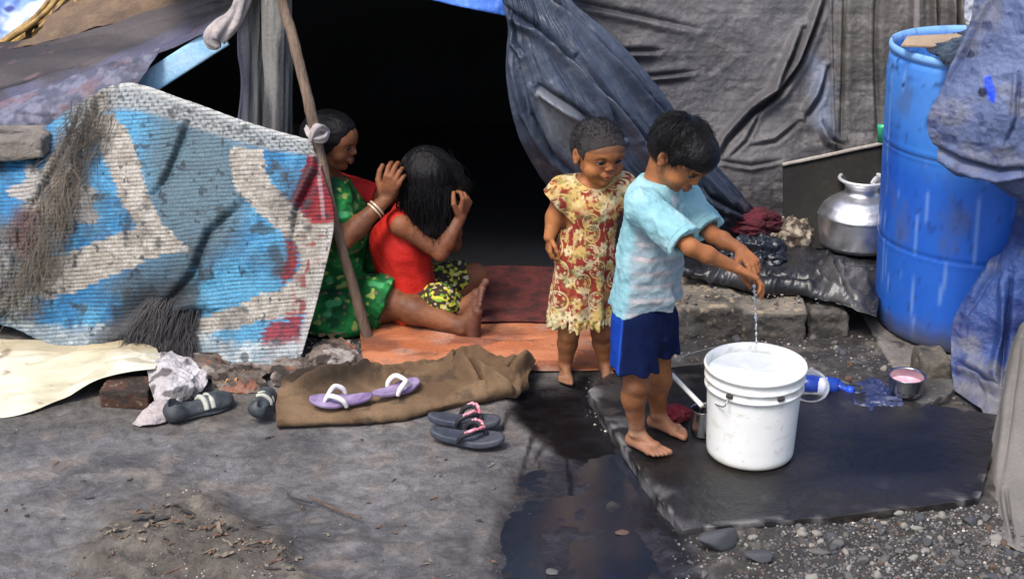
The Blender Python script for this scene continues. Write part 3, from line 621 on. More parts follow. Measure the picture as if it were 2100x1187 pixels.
def wallcol(u, v, px, py, S):
    n = fbm(S*3, 4, 3); n2 = fbm(S*18, 4, 4); c = lerp(A(.066, .064, .070), A(.112, .106, .112), ss(-.4, .4, n)[..., None])
    c = mixc(c, (.085, .078, .068), ss(1690, 1730, px+8*n)*.85)
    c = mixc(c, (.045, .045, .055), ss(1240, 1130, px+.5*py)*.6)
    c = mixc(c, (.035, .033, .036), ss(50, -20, polydist(px, py, [(1640, 250), (1690, 240), (1710, 310), (1640, 320)])+40*n2)*.8)
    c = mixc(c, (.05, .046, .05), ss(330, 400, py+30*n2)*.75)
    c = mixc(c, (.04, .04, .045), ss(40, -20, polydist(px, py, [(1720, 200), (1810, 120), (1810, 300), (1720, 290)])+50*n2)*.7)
    c = mixc(c, (.19, .18, .18), ss(.15, .45, n2)*.4)
    c = mixc(c, (.20, .24, .34), ss(25, -10, polydist(px, py, [(1670, 130), (1690, 150), (1700, 270), (1680, 260)])+15*n2)*.6)
    return mixc(c, (.07, .062, .06), ss(.2, .5, fbm(S*8, 4, 14))*.5)
def walldisp(u, v, px, py, S):
    d = .030*fbm(stack3(px*.0035+py*.001, py*.002), 3, 5)+.004*fbm(S*16, 3, 7)+.0045*fbm(S*A(8, 8, 9), 4, 27, True)+.003*fbm(S*30, 3, 28, True)
    d += .006*fbm(stack3((px+.55*py)*.010, py*.003), 3, 6, True)*ss(1300, 1480, px)
    for L_, w, a in [([(1700, -20), (1670, 60), (1640, 130), (1600, 190), (1540, 235), (1490, 290), (1470, 330)], 8, .06), ([(1650, 60), (1610, 150), (1590, 195), (1550, 225)], 9, .05),
                     ([(1210, 80), (1270, 105), (1350, 105)], 8, .04), ([(1160, 30), (1210, 75), (1260, 100), (1300, 130)], 9, .045), ([(1300, 160), (1350, 155), (1420, 148)], 7, .025),
                     ([(1170, 5), (1300, 30), (1430, 60)], 10, .02), ([(1700, 140), (1680, 200), (1655, 240)], 8, .035), ([(1640, 250), (1590, 290), (1540, 300)], 6, .016),
                     ([(1560, 230), (1530, 290), (1500, 320)], 5, .014), ([(1470, 330), (1540, 340), (1600, 330)], 6, .014), ([(1690, 250), (1705, 285), (1730, 300)], 8, .03),
                     ([(1735, -50), (1730, 100), (1725, 280)], 8, .02), ([(1800, -50), (1795, 100), (1800, 280)], 10, .02), ([(1880, -50), (1878, 30), (1880, 90)], 7, .03), ([(1920, -50), (1922, 30), (1925, 100)], 7, .03), ([(1960, -50), (1962, 30), (1965, 100)], 9, .05)]:
        d = d+crease(px, py, L_, w, a)
    seam = np.abs(px-(1703+.02*py)); d += .012*np.exp(-(seam/3.5)**2)
    return d
m_wall = mat('grey_tarpaulin', attr=True, rough=.42, namt=.22, fine=90, bump=.5, bscale=60, spec=.45, rough2=.65)
sheet('tarp_wall', [[(x, -90, 5.10) for x in (1090, 1250, 1400, 1550, 1700, 1850, 2000, 2250)], [(x, 60, 5.02) for x in (1090, 1250, 1400, 1550, 1700, 1850, 2000, 2250)],
                    [(x, 200, 4.96) for x in (1090, 1250, 1400, 1550, 1700, 1850, 2000, 2250)], [(x, 330, 4.86) for x in (1090, 1250, 1400, 1550, 1700, 1850, 2000, 2250)],
                    [(x, 460, 4.82) for x in (1090, 1250, 1400, 1550, 1700, 1850, 2000, 2250)], [(x, 620, 4.80) for x in (1090, 1250, 1400, 1550, 1700, 1850, 2000, 2250)]],
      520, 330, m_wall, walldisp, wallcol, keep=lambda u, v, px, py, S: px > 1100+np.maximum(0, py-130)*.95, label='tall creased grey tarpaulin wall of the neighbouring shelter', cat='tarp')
V, Fq = tube([P(1881, -80, 4.95), P(1880, 60, 4.90), P(1876, 240, 4.86), P(1874, 420, 4.80)], .012, 10, 30); ob('wall_post', V, Fq, mat('grey_stick', base=(.2, .18, .17), rough=.8, bump=.4), label='thin grey upright post against the grey tarpaulin wall', cat='post')
# board leaning
m_board = mat('dark_board', base=(.020, .018, .014), base2=(.010, .009, .009), nscale=6, rough=.9, namt=.5, bump=.3, bscale=30)
def slab_from(pts, t, n=None):
    pts = [np.asarray(p) for p in pts]; nrm = nz(np.cross(pts[1]-pts[0], pts[-1]-pts[0])) if n is None else nz(n)
    if nrm@(CAM-pts[0]) < 0: nrm = -nrm
    k = len(pts); V = pts+[p-nrm*t for p in pts]; F = [tuple(range(k)), tuple(range(k, 2*k))[::-1]]+[(i, i+k, (i+1) % k+k, (i+1) % k) for i in range(k)]
    return np.array(V), F
def beveled(o, w=.002, seg=2):
    md = o.modifiers.new('b', 'BEVEL'); md.width = w; md.segments = seg; md.limit_method = 'ANGLE'; return o
bd = empty('leaning_board', P(1700, 500, 4.70), 'flat dark board with a pale top edge leaning behind the aluminium pot', 'board')
V, Fq = slab_from([P(1606, 340, 4.70), P(1830, 292, 4.74), P(1830, 520, 4.62), P(1608, 505, 4.60)], .012); beveled(ob('panel', V, Fq, m_board, parent=bd, smooth=False))
V, Fq = bar(P(1604, 338, 4.695), P(1832, 289, 4.735), .014, .009); ob('top_edge', V, Fq, mat('pale_wood_edge', base=(.38, .34, .29), rough=.8, namt=.5), parent=bd)
# green plastic piece
V, Fq = lathe([(.001, 0), (.011, 0), (.016, .055), (.0165, .058), (.014, .057), (.009, .005), (.001, .004)], 24, P(1806, 292, 4.66)); ob('green_cup', V, Fq, mat('green_plastic', base=(.05, .5, .22), rough=.35, namt=.2), label='small bright green plastic cup wedged beside the blue drum', cat='cup')
# ================================================================ PROPS
def base_of(V): return None
# ---- white bucket
bc = G(1537, 924, .034); bk_ = empty('bucket', bc, 'white plastic paint bucket filling with water on the black slab', 'bucket')
m_bucket = mat('white_plastic', base=(.80, .80, .78), base2=(.72, .72, .70), nscale=9, rough=.32, namt=.10, bump=.05, bscale=20, spec=.5)
prof = [(.001, .003), (.112, .003), (.118, 0), (.1225, .006), (.124, .02), (.127, .10), (.131, .182), (.1315, .188), (.1385, .190), (.139, .196), (.1345, .199), (.1345, .212), (.140, .214), (.1405, .219), (.136, .222),
        (.1365, .238), (.1415, .240), (.1435, .246), (.142, .2505), (.137, .251), (.135, .246), (.1335, .238), (.128, .12), (.1215, .008), (.001, .007)]
V, Fq = lathe(prof, 96, bc)
zz = V[:, 2]-bc[2]; cc = np.tile(A(.82, .82, .80), (len(V), 1)); cc = mixc(cc, (.45, .40, .30), ss(.020, .0, zz)*.75)
m_bkt = mat('white_plastic_worn', attr=True, rough=.32, namt=.08, bump=.05, bscale=20, spec=.5, fine=25, base2=(.55, .50, .40), nscale=60)
# dirt colour only as sparse specks
for n_ in m_bkt.node_tree.nodes:
    if n_.type == 'VALTORGB': n_.color_ramp.elements[0].position = .62; n_.color_ramp.elements[1].position = .74
Vd = []
def refine(prof, st=.006):
    o = []
    for a, b in zip(prof[:-1], prof[1:]):
        k = max(1, int(math.hypot(b[0]-a[0], b[1]-a[1])/st)); o += [(a[0]+(b[0]-a[0])*j/k, a[1]+(b[1]-a[1])*j/k) for j in range(k)]
    return o+[prof[-1]]
prof = [(r_*.93, z_*1.03) for r_, z_ in prof]; V, Fq = lathe(refine(prof), 128, bc); zz = V[:, 2]-bc[2]; cc = np.tile(A(.82, .82, .80), (len(V), 1))
cc = mixc(cc, (.40, .36, .26), ss(.022, .002, zz+.006*vn(V*40, 3))*.7)
rr_ = np.hypot(V[:, 0]-bc[0], V[:, 1]-bc[1]); cc = mixc(cc, (.45, .46, .36), ss(.18, .185, zz)*ss(.25, .244, zz)*ss(.1285, .1250, rr_)*ss(-.1, .4, fbm(V*60, 3, 5))*.55)
cc = mixc(cc, (.50, .47, .38), ss(.28, .42, fbm(V*A(20, 20, 55), 4, 15))*.35); cc = mixc(cc, (.42, .38, .27), ss(.03, .0, np.abs(zz-.21)-.004)*ss(.1, .35, fbm(V*70, 3, 25))*.5); cc = mixc(cc, (.38, .34, .25), ss(.38, .46, fbm(V*A(60, 60, 14), 3, 35))*ss(.12, .02, zz)*.6)
ob('pail', V, Fq, m_bkt, parent=bk_, col=cc)
V, Fq = lathe([(.001, .232), (.05, .2322), (.1242, .2325)], 64, bc); V[:, 2] += .0012*np.sin(np.hypot(V[:, 0]-bc[0]-.01, V[:, 1]-bc[1]-.03)*260)
m_foam = mat('cloudy_water', base=(.78, .80, .80), rough=.08, namt=.1, spec=.6, bump=.2, bscale=25); ob('water', V, Fq, m_foam, parent=bk_)
m_steel = mat('wire_steel', base=(.35, .35, .36), rough=.35, metal=.9, namt=.3)
dlug = nz(A(-.62, -.78, 0)); lugA = bc+dlug*.133+A(0, 0, .205); lugB = bc-dlug*.133+A(0, 0, .205); side = nz(A(-.86, .50, 0)); 
g0, g1 = P(1440, 832, 3.395), P(1378, 768, 3.53)
V, Fq = tube([lugA, lugA+A(-.012, .0, -.022), P(1452, 822, 3.35), g0, g1, P(1378, 740, 3.60), (P(1420, 700, 3.66)+lugB+A(0, .02, 0))/2+A(-.03, .03, 0), lugB+A(-.05, .03, .01), lugB], .0017, 6, 60); ob('handle_wire', V, Fq, m_steel, parent=bk_)
V, Fq = tube([g0, (g0+g1)/2, g1], .0068, 12, 12); ob('handle_grip', V, Fq, m_bucket, parent=bk_)
for an in (-128, -68):
    d = A(math.cos(math.radians(an)), math.sin(math.radians(an)), 0); t = A(-d[1], d[0], 0)
    V, Fq = bar(bc+d*.1270+t*-.008+A(0, 0, .2115), bc+d*.1270+t*.008+A(0, 0, .2115), .012, .010); ob('rim_lug', V, Fq, mat('dark_slot', base=(.05, .04, .035), rough=.8) if an == -128 else bpy.data.materials['dark_slot'], parent=bk_)
# ---- water running from the hand
m_run = mat('clear_water', base=(.9, .95, 1), rough=.03, trans=.75, spec=.9, ior=1.33, namt=.05)
V, Fq = tube([P(1546, 586, 3.25), P(1549, 620, 3.262), P(1550, 660, 3.27), P(1552, 705, 3.275)], [.0042, .0022, .0028, .0018], 8, 120); V[:, 0] += .0007*np.sin(V[:, 2]*60)+.0006*vn(V*90, 3); V[:, 1] += .0006*vn(V*120, 5); cx_ = np.repeat(V.reshape(-1, 8, 3).mean(1), 8, 0); kk = 1+.75*vn(stack3(0*V[:, 0], 0*V[:, 0], cx_[:, 2]*130), 7); V = cx_+(V-cx_)*kk[:, None]
ws = ob('water_stream', V, Fq, m_run, label='thin stream of clear water falling from the boy\'s hand into the bucket', cat='water')
# ---- steel cup and red rag between boy and bucket
cu = G(1434, 893, .034)
V, Fq = lathe(refine([(.001, .002), (.032, .002), (.034, .006), (.035, .075), (.037, .078), (.0355, .079), (.0335, .074), (.032, .006), (.001, .005)]), 40, cu+A(.012, .01, 0)); m_ss = mat('stainless', base=(.38, .38, .40), rough=.22, metal=1, namt=.12)
ob('steel_tumbler', V, Fq, m_ss, label='small stainless steel tumbler half hidden behind the white bucket', cat='tumbler')
def blob(name, c, r, m, seed=0, amp=.35, s=1.2, ridged=True, n=90, flat=0, R=None, twirl=0, col=None, **kw):
    V, Fq = sphere((0, 0, 0), 1, n, n//2); q = V*s+seed*3.1
    q = q+.55*np.stack([fbm(q*1.1+7*k_, 2, seed+k_) for k_ in range(3)], -1)
    rd_ = lambda x: (1-np.abs(x)*2.2)
    d = .82+amp*.55*rd_(vn(q*1.3, seed))+amp*.42*rd_(vn(q*2.9, seed+2))+amp*.22*rd_(vn(q*6.1, seed+3))
    d = np.clip(d, .45, 1.6)
    V = V*d[:, None]*A(*r)
    if R is not None: V = V@np.asarray(R)
    V[:, 2] = np.maximum(V[:, 2], -r[2]*.55+.05*r[2]*vn(V*30, 1)); V = V+A(*c)
    return ob(name, V, Fq, m, col=None if col is None else col(V), **kw)
m_redrag = mat('crimson_cloth', base=(.30, .02, .04), base2=(.12, .01, .02), nscale=20, rough=.75, namt=.4, bump=.5, bscale=60)
blob('red_cloth', G(1380, 848, .05), (.045, .035, .024), m_redrag, 3, label='small crimson rag lying behind the boy\'s bare feet', cat='rag')
# ---- blue drum
m_drum = mat('blue_drum_plastic', attr=True, rough=.42, namt=.12, fine=40, bump=.12, bscale=12, spec=.5, rough2=.6)
dc = A(1.475, 4.25, .02)
prof = [(.001, .004), (.262, .004), (.272, 0), (.280, .008), (.284, .03), (.290, .06), (.291, .28), (.2925, .29), (.2885, .296), (.2925, .302), (.292, .45), (.2915, .58), (.2935, .587), (.289, .594), (.2935, .601), (.291, .61), (.290, .80), (.284, .85), (.276, .858), (.285, .864), (.287, .874), (.284, .885), (.277, .886), (.272, .87), (.270, .60), (.27, .1), (.001, .1)]
V, Fq = lathe(refine(prof, .012), 180, dc); z_ = V[:, 2]-dc[2]; th = np.arctan2(V[:, 1]-dc[1], V[:, 0]-dc[0]); dpx, dpy = proj(V)
n1 = fbm(stack3(V[:, 0]*6, V[:, 1]*6, V[:, 2]*1.3), 4, 4); c = lerp(A(.025, .150, .56), A(.05, .23, .68), ss(-.4, .4, n1)[:, None])
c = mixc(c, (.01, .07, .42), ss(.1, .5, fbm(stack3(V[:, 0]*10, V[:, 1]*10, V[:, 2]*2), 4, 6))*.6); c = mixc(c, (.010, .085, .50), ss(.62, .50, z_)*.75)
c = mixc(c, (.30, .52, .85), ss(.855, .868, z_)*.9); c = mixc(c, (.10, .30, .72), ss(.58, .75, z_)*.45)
c = mixc(c, (.012, .03, .12), np.exp(-((z_-.594)/.0035)**2)*.7)
c = mixc(c, (.012, .03, .13), ss(.30, .42, fbm(V*A(75, 75, 22), 4, 8))*.45); c = mixc(c, (.09, .10, .14), ss(.15, .45, fbm(V*A(14, 14, 5), 5, 28))*.45)
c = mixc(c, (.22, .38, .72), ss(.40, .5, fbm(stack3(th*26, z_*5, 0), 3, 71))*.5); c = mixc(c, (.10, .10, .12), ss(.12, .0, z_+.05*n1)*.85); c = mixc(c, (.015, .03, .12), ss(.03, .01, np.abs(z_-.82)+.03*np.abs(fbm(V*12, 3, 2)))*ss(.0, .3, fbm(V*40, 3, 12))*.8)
for hx, hy in [(1840, 188), (1878, 190), (1836, 205), (1880, 220), (1834, 238), (1845, 266), (1868, 140), (1858, 150)]:
    c = mixc(c, (.008, .015, .05), ss(3.2, 1.6, np.hypot(dpx-hx, dpy-hy))*(V[:, 1] < dc[1]))
drum = empty('drum', dc, 'tall dented blue plastic drum with a pale rim, cardboard on top', 'drum')
V[:, 0] -= z_*.047; V[:, 2] += z_*.027
V[:, :2] += (V[:, :2]-dc[:2])*(.012*fbm(stack3(th*1.0, z_*3), 2, 3))[:, None]
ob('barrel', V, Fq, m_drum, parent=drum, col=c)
m_card = mat('cardboard', base=(.42, .30, .20), base2=(.28, .2, .14), nscale=12, rough=.85, namt=.3, bump=.2)
V, Fq = slab_from([G(1848, 92, .958), G(1860, 74, .962), G(2010, 66, .955), G(2005, 96, .950)], .008); beveled(ob('cardboard_sheet', V, Fq, m_card, smooth=False, label='flat tan cardboard piece lying on top of the blue drum', cat='cardboard'))
m_blackbag = mat('black_polythene', base=(.012, .013, .017), base2=(.03, .035, .05), nscale=14, rough=.22, namt=.3, bump=.3, bscale=40, spec=.7)
sheet('black_bag_sheet', [[(1912, 90, 4.30), (1955, 78, 4.30), (2010, 62, 4.3)], [(1898, 104, 4.12), (1950, 108, 4.02), (2010, 85, 4.0)], [(1930, 116, 4.03), (1955, 150, 3.93), (2010, 160, 3.9)]], 60, 60, m_blackbag, crump(.018, 14, 4),
      label='dark polythene crumpled over the right side of the drum top', cat='plastic sheet')
# ---- right hand blue-grey sheets
m_bsheet = mat('blue_grey_sheeting', attr=True, rough=.5, namt=.25, fine=70, bump=.5, bscale=50, spec=.45)
def bs1(u, v, px, py, S):
    n = fbm(S*7, 4, 3); c = lerp(A(.060, .085, .185), A(.115, .15, .28), ss(-.35, .35, n)[..., None]); c = mixc(c, (.15, .145, .165), ss(.0, .4, fbm(S*11, 4, 9))*.6)
    c = mixc(c, (.03, .04, .12), ss(.12, .4, fbm(S*26, 4, 10))*.7)
    c = mixc(c, (.01, .06, .62), ss(3, -3, polydist(px, py, [(2020, 160), (2032, 155), (2044, 195), (2040, 212), (2030, 208), (2020, 185)])))
    c = mixc(c, (.015, .02, .05), ss(6, 0, np.hypot(px-1990, py-112)-6)+ss(6, 0, np.hypot(px-2016, py-190)-7))
    return c
def bd1(u, v, px, py, S):
    d = .022*fbm(stack3(px*.006, py*.003), 3, 3)+.007*fbm(S*16, 4, 4, True)
    return d+crease(px, py, [(1915, 300), (1980, 330), (2050, 350), (2130, 345)], 8, .035)+crease(px, py, [(2090, 150), (2085, 240), (2060, 300)], 6, .012)+crease(px, py, [(2030, 0), (1990, 90), (1950, 170)], 7, .012)
sheet('hanging_sheet', [[(1998, -90, 3.91), (2060, -90, 3.84), (2150, -90, 3.76), (2350, -90, 3.66)], [(1992, 30, 3.86), (2050, 25, 3.79), (2140, 30, 3.71), (2340, 30, 3.61)], [(1950, 150, 3.83), (2020, 140, 3.76), (2120, 140, 3.68), (2330, 140, 3.56)],
                       [(1903, 250, 3.81), (1990, 245, 3.74), (2100, 250, 3.66), (2330, 260, 3.56)], [(1932, 318, 3.81), (2000, 345, 3.75), (2090, 385, 3.70), (2320, 440, 3.60)], [(1950, 318, 3.86), (2010, 352, 3.82), (2100, 412, 3.78), (2320, 470, 3.66)]],
      220, 260, m_bsheet, bd1, bs1, label='dusty blue grey plastic sheet hanging over the upper right of the drum', cat='plastic sheet')
m_ctop = mat('white_cloth', base=(.6, .55, .55), base2=(.3, .4, .6), nscale=10, rough=.8, bump=.4)
sheet('pale_rag', [[(1985, -60, 4.12), (2030, -60, 4.1)], [(1978, 20, 4.12), (2020, 15, 4.1)], [(1984, 58, 4.12), (2000, 50, 4.1)]], 30, 40, m_ctop, crump(.01, 20, 3), label='pale scrap of cloth tucked behind the hanging blue sheet', cat='rag')
def bs2(u, v, px, py, S):
    n = fbm(S*6, 4, 13); c = lerp(A(.018, .036, .14), A(.036, .075, .24), ss(-.35, .35, n)[..., None]); c = mixc(c, (.15, .15, .17), ss(-.05, .35, fbm(S*9, 4, 19)+.5*ss(.6, 1, v)-.1)*.75)
    c = mixc(c, (.02, .03, .13), ss(.1, .4, fbm(S*30, 4, 20))*.7)
    return mixc(c, (.17, .16, .16), ss(.86, .95, v)*.6)
def bd2(u, v, px, py, S):
    d = .012*fbm(stack3(px*.012+py*.004, py*.002), 3, 3, True)+.006*fbm(S*16, 4, 24, True)
    return d+crease(px, py, [(1965, 745), (2000, 765), (2050, 800), (2090, 790)], 9, .03)+crease(px, py, [(2075, 560), (2060, 700), (2050, 800)], 9, .03)+crease(px, py, [(2080, 440), (2040, 560), (1990, 640)], 9, .012)
sheet('lower_sheet', [[(2092, 380, 3.88), (2120, 380, 3.86), (2160, 380, 3.84), (2330, 380, 3.78)], [(2075, 480, 3.90), (2110, 470, 3.85), (2150, 470, 3.82), (2330, 470, 3.74)], [(2015, 570, 3.90), (2060, 560, 3.85), (2110, 560, 3.81), (2330, 560, 3.73)],
                     [(1958, 650, 3.88), (2020, 650, 3.83), (2090, 640, 3.80), (2330, 640, 3.73)], [(1952, 740, 3.82), (2010, 745, 3.78), (2080, 730, 3.76), (2330, 700, 3.72)], [('g', 1962, 800, .015), ('g', 2015, 842, .012), ('g', 2070, 870, .01), ('g', 2330, 880, .01)]],
      180, 220, m_bsheet, bd2, bs2, label='stiff dark blue sheet reaching the ground beside the drum foot', cat='plastic sheet')
m_sack = mat('grey_canvas', base=(.19, .175, .16), base2=(.14, .13, .12), nscale=5, rough=.85, namt=.3, bump=.3, bscale=80)
sheet('canvas_sheet', [[(2082, 690, 3.78), (2120, 650, 3.7), (2330, 620, 3.6)], [(2060, 790, 3.58), (2110, 780, 3.52), (2330, 760, 3.4)], [(2032, 900, 3.42), (2085, 890, 3.33), (2330, 880, 3.25)],
                      [(2016, 1000, 3.26), (2075, 1000, 3.16), (2330, 1000, 3.08)], [('g', 2045, 1092, .015), ('g', 2100, 1130, .012), ('g', 2330, 1180, .01)]],
      110, 200, m_sack, lambda u, v, px, py, S: .02*fbm(S*3, 3, 4)+crease(px, py, [(2062, 1000), (2070, 1060), (2080, 1110)], 6, .015)+crease(px, py, [(2095, 700), (2070, 850), (2050, 980)], 9, .008), label='grey canvas sheet in the right foreground touching the gravel', cat='canvas')
# ---- aluminium pot
pc = G(1757, 503, .135)
prof = [(.001, .0), (.098, .0), (.118, .006), (.134, .022), (.1365, .06), (.1375, .11), (.140, .114), (.1375, .118), (.136, .122), (.118, .148), (.092, .166), (.068, .176), (.058, .181), (.0545, .190), (.055, .204), (.066, .216), (.074, .221), (.0755, .2255), (.073, .2265), (.062, .219), (.050, .204), (.049, .18), (.09, .15), (.12, .1), (.12, .02), (.001, .01)]
V, Fq = lathe(refine(prof, .005), 96, (0, 0, 0)); V[:, 2] += .06*0; rad = np.hypot(V[:, 0], V[:, 1])
V[:, :2] *= (1+.006*fbm(V*18, 2, 3))[:, None]; V = V*1.07+pc
m_alu = mat('beaten_aluminium', base=(.86, .86, .88), base2=(.72, .72, .75), nscale=14, rough=.34, metal=1, namt=.12, bump=.15, bscale=45, rough2=.45)
pot_ = empty('aluminium_pot', pc, 'round aluminium water pot with a flared neck beside the drum', 'water pot'); ob('vessel', V, Fq, m_alu, parent=pot_)
a_ = np.linspace(0, 2*math.pi, 65); V, Fq = tube(np.stack([pc[0]+.0795*np.cos(a_), pc[1]+.0795*np.sin(a_), pc[2]+.2425+0*a_], 1), .0058, 10); ob('rim', V, Fq, mat('polished_rim', base=(.8, .8, .82), rough=.45, metal=.55, namt=.15), parent=pot_)
# ---- ledge, rocks, black sheet
rock_cols = {}
def rockcol(V, seed, a=(.050, .045, .040), b=(.115, .104, .092)):
    n = fbm(V*9, 4, seed); c = lerp(A(*a), A(*b), ss(-.4, .4, n)[:, None]); nz_ = vn(V*90, seed+1)
    c = mixc(c, (.30, .24, .17), ss(.45, .8, nz_)*.6); return mixc(c, (.03, .028, .026), ss(.15, .45, fbm(V*20, 3, seed+3))*.8)
m_rock = mat('broken_concrete', attr=True, rough=.85, namt=.35, fine=110, bump=.9, bscale=70, spec=.3)
def rock_sdf(name, boxes, seed, h=.006, amp=.012, colf=None, **kw):
    s = SDF(h)
    for (a, b, r) in boxes:
        a = A(*a); b = A(*b); c_ = (a+b)/2; e = np.abs(b-a)/2-r
        def f(p, c_=c_, e=e, r=r):
            q = np.abs(p-c_)-e; return np.linalg.norm(np.maximum(q, 0), axis=-1)+np.minimum(q.max(-1), 0)-r
        s.fn(f, np.minimum(a, b), np.maximum(a, b), .02)
    V, F = s.build(warp=lambda p: amp*fbm(p*9, 4, seed, True)+amp*.5*fbm(p*34, 3, seed+1))
    return ob(name, V, F, m_rock, col=(colf or (lambda V: rockcol(V, seed)))(V), **kw)
g = lambda x, y, z: G(x, y, z)
l0, l1 = g(1400, 700, .0), g(1760, 690, .0)
def ledgecol(V):
    c = rockcol(V, 3); top = ss(.080, .100, V[:, 2]); c = mixc(c, (.25, .215, .17), top*.8*ss(-.4, .2, fbm(V*14, 3, 4))); c = mixc(c, (.36, .28, .19), top*ss(.3, .6, vn(V*70, 6))*.9)
    return c
rock_sdf('concrete_ledge', [((.50, 4.15, -.02), (.735, 4.42, .118), .02), ((.725, 4.13, -.02), (.94, 4.42, .108), .012), ((.40, 4.14, -.02), (.62, 4.46, .115), .05)], 3, .0055, .012, ledgecol,
         label='broken grey concrete ledge with grit on top behind the bucket', cat='ledge')
rock_sdf('stone_block', [((.94, 4.15, -.02), (1.08, 4.40, .10), .02)], 8, .0055, .014, label='dark angular stone block between the ledge and the drum', cat='stone')
# platform the pot and bags stand on, all under the black sheet
rock_sdf('earth_platform', [((.52, 4.46, -.03), (1.16, 5.0, .115), .03)], 18, .010, .012, label='low earth and rubble platform carrying the pot and rags', cat='platform')
def bsd(u, v, px, py, S): return .016*fbm(stack3(u*7+v*1.5, v*1.3), 3, 5, True)+.010*fbm(S*16, 4, 6, True)+crease(px, py, [(1440, 545), (1560, 575), (1680, 585)], 8, .03)+crease(px, py, [(1640, 540), (1700, 590), (1760, 620)], 7, .03)+crease(px, py, [(1700, 530), (1720, 580), (1740, 610)], 8, .03)
def bsc(u, v, px, py, S):
    c = lerp(A(.012, .012, .014), A(.028, .028, .033), ss(-.3, .3, fbm(S*8, 3, 3))[..., None]); return mixc(c, (.10, .095, .095), ss(1660, 1720, px+20*fbm(S*12, 3, 4))*ss(1790, 1750, px)*ss(540, 560, py)*.7)
m_bsh = mat('black_sheet_plastic', attr=True, rough=.30, namt=.2, bump=.3, bscale=40, spec=.6)
sheet('black_sheet', [[(1370, 470, 4.85), (1500, 470, 4.9), (1620, 480, 4.92), (1740, 490, 4.92), (1830, 500, 4.9)], [(1375, 505, 4.62), (1500, 505, 4.62), (1620, 510, 4.62), (1740, 525, 4.60), (1830, 535, 4.6)],
                      [(1388, 532, 4.44), (1500, 540, 4.42), (1620, 548, 4.40), (1730, 562, 4.38), (1815, 575, 4.38)], [(1392, 550, 4.34), (1490, 570, 4.31), (1600, 582, 4.29), (1705, 602, 4.22), (1800, 632, 4.16)],
                      [(1396, 560, 4.34), (1492, 584, 4.30), (1602, 597, 4.28), (1707, 620, 4.19), (1797, 655, 4.10)]], 260, 130, m_bsh, bsd, bsc, thick=.002,
      label='torn black polythene sheet draped over the ledge under the pot', cat='plastic sheet')
m_maroon = mat('maroon_cloth', base=(.11, .010, .020), base2=(.035, .005, .009), nscale=18, rough=.85, namt=.5, bump=.7, bscale=60)
blob('maroon_cloth', P(1548, 458, 4.50), (.085, .05, .046), m_maroon, 5, .38, 1.3, label='crumpled maroon cloth heaped behind the black bag', cat='cloth')
blob('pinkish_cloth', G(1496, 500, .15), (.035, .03, .04), mat('faded_rose_cloth', base=(.28, .13, .12), base2=(.12, .04, .04), nscale=16, rough=.85, bump=.6), 7, .4, 1.3, label='small faded rose rag left of the maroon cloth', cat='rag')
m_beige = mat('beige_print_cloth', base=(.42, .35, .27), base2=(.07, .05, .035), nscale=26, rough=.85, namt=.9, bump=.7, bscale=60)
blob('beige_cloth', G(1622, 490, .165), (.080, .06, .092), m_beige, 9, .22, 1.25, label='crumpled beige and brown patterned cloth leaning near the pot', cat='cloth')
blob('black_bag', G(1548, 530, .165), (.10, .07, .075), m_blackbag, 11, .42, 1.2, n=130, label='shiny crumpled black plastic bag behind the boy\'s hands', cat='bag')
# ---- under and in front of the drum
rock_sdf('drum_stone', [((1.155, 3.92, -.02), (1.52, 4.48, .016), .008)], 21, .0055, .006, lambda V: rockcol(V, 22, (.13, .12, .11), (.22, .2, .185)), label='flat grey stone under the foot of the blue drum', cat='stone')
q = G(1915, 790, .0); rock_sdf('square_stone', [((q[0]-.045, q[1]-.01, -.01), (q[0]+.055, q[1]+.13, .085), .018)], 25, .004, .010, lambda V: rockcol(V, 26, (.09, .08, .065), (.15, .135, .11)), label='squarish brown stone standing right behind the steel bowl', cat='stone')
q = G(1890, 830, .0); R, n = extrude_poly([G(x, y, .02)[:2] for x, y in [(1820, 815), (1850, 850), (1940, 815), (1975, 770), (1960, 740), (1880, 750)]], .024, noise=.006, seed=14, res=.008); R[..., 2] += .026
ob('flat_stone', R.reshape(-1, 3), grid_faces(n, len(R), True), m_rock, col=rockcol(R.reshape(-1, 3), 31, (.06, .058, .055), (.13, .125, .125)), label='thin flat stone carrying the steel bowl of pink water', cat='stone')
q = G(1856, 808, .03); bw = empty('steel_bowl', q, 'small steel bowl of pink soapy water on the flat stone', 'bowl')
V, Fq = lathe(refine([(.001, .001), (.036, .001), (.044, .006), (.049, .022), (.0505, .058), (.0545, .0605), (.054, .062), (.050, .061), (.0475, .022), (.04, .008), (.001, .006)], .004), 56, q); ob('bowl', V, Fq, m_ss, parent=bw)
V, Fq = lathe([(.001, .036), (.025, .0362), (.0480, .0365)], 40, q); ob('pink_water', V, Fq, mat('pink_soap_water', base=(.75, .28, .36), rough=.15, namt=.2, base2=(.85, .55, .6), nscale=40), parent=bw)
m_clearblue = mat('clear_blue_film', base=(.012, .022, .09), base2=(.05, .06, .13), nscale=30, rough=.2, namt=.4, bump=.4, bscale=50, spec=.8)
q = G(1790, 845, .02)
sheet('blue_wrapper', [[('g', 1745, 790, .02), ('g', 1790, 780, .012), ('g', 1835, 805, .012)], [('g', 1750, 830, .02), ('g', 1795, 822, .028), ('g', 1850, 828, .022)], [('g', 1748, 862, .004), ('g', 1795, 864, .01), ('g', 1852, 850, .01)]], 80, 80, m_clearblue, crump(.016, 26, 5),
      label='wet dark blue plastic wrapper crumpled left of the steel bowl', cat='wrapper')
bt = empty('blue_bottle', G(1695, 812, .03), 'squashed blue plastic bottle lying behind the white bucket', 'bottle')
m_bb = mat('blue_bottle_plastic', base=(.010, .030, .26), base2=(.02, .07, .42), nscale=20, rough=.25, namt=.3, spec=.6)
a, b = G(1652, 786, .05), G(1716, 792, .035)
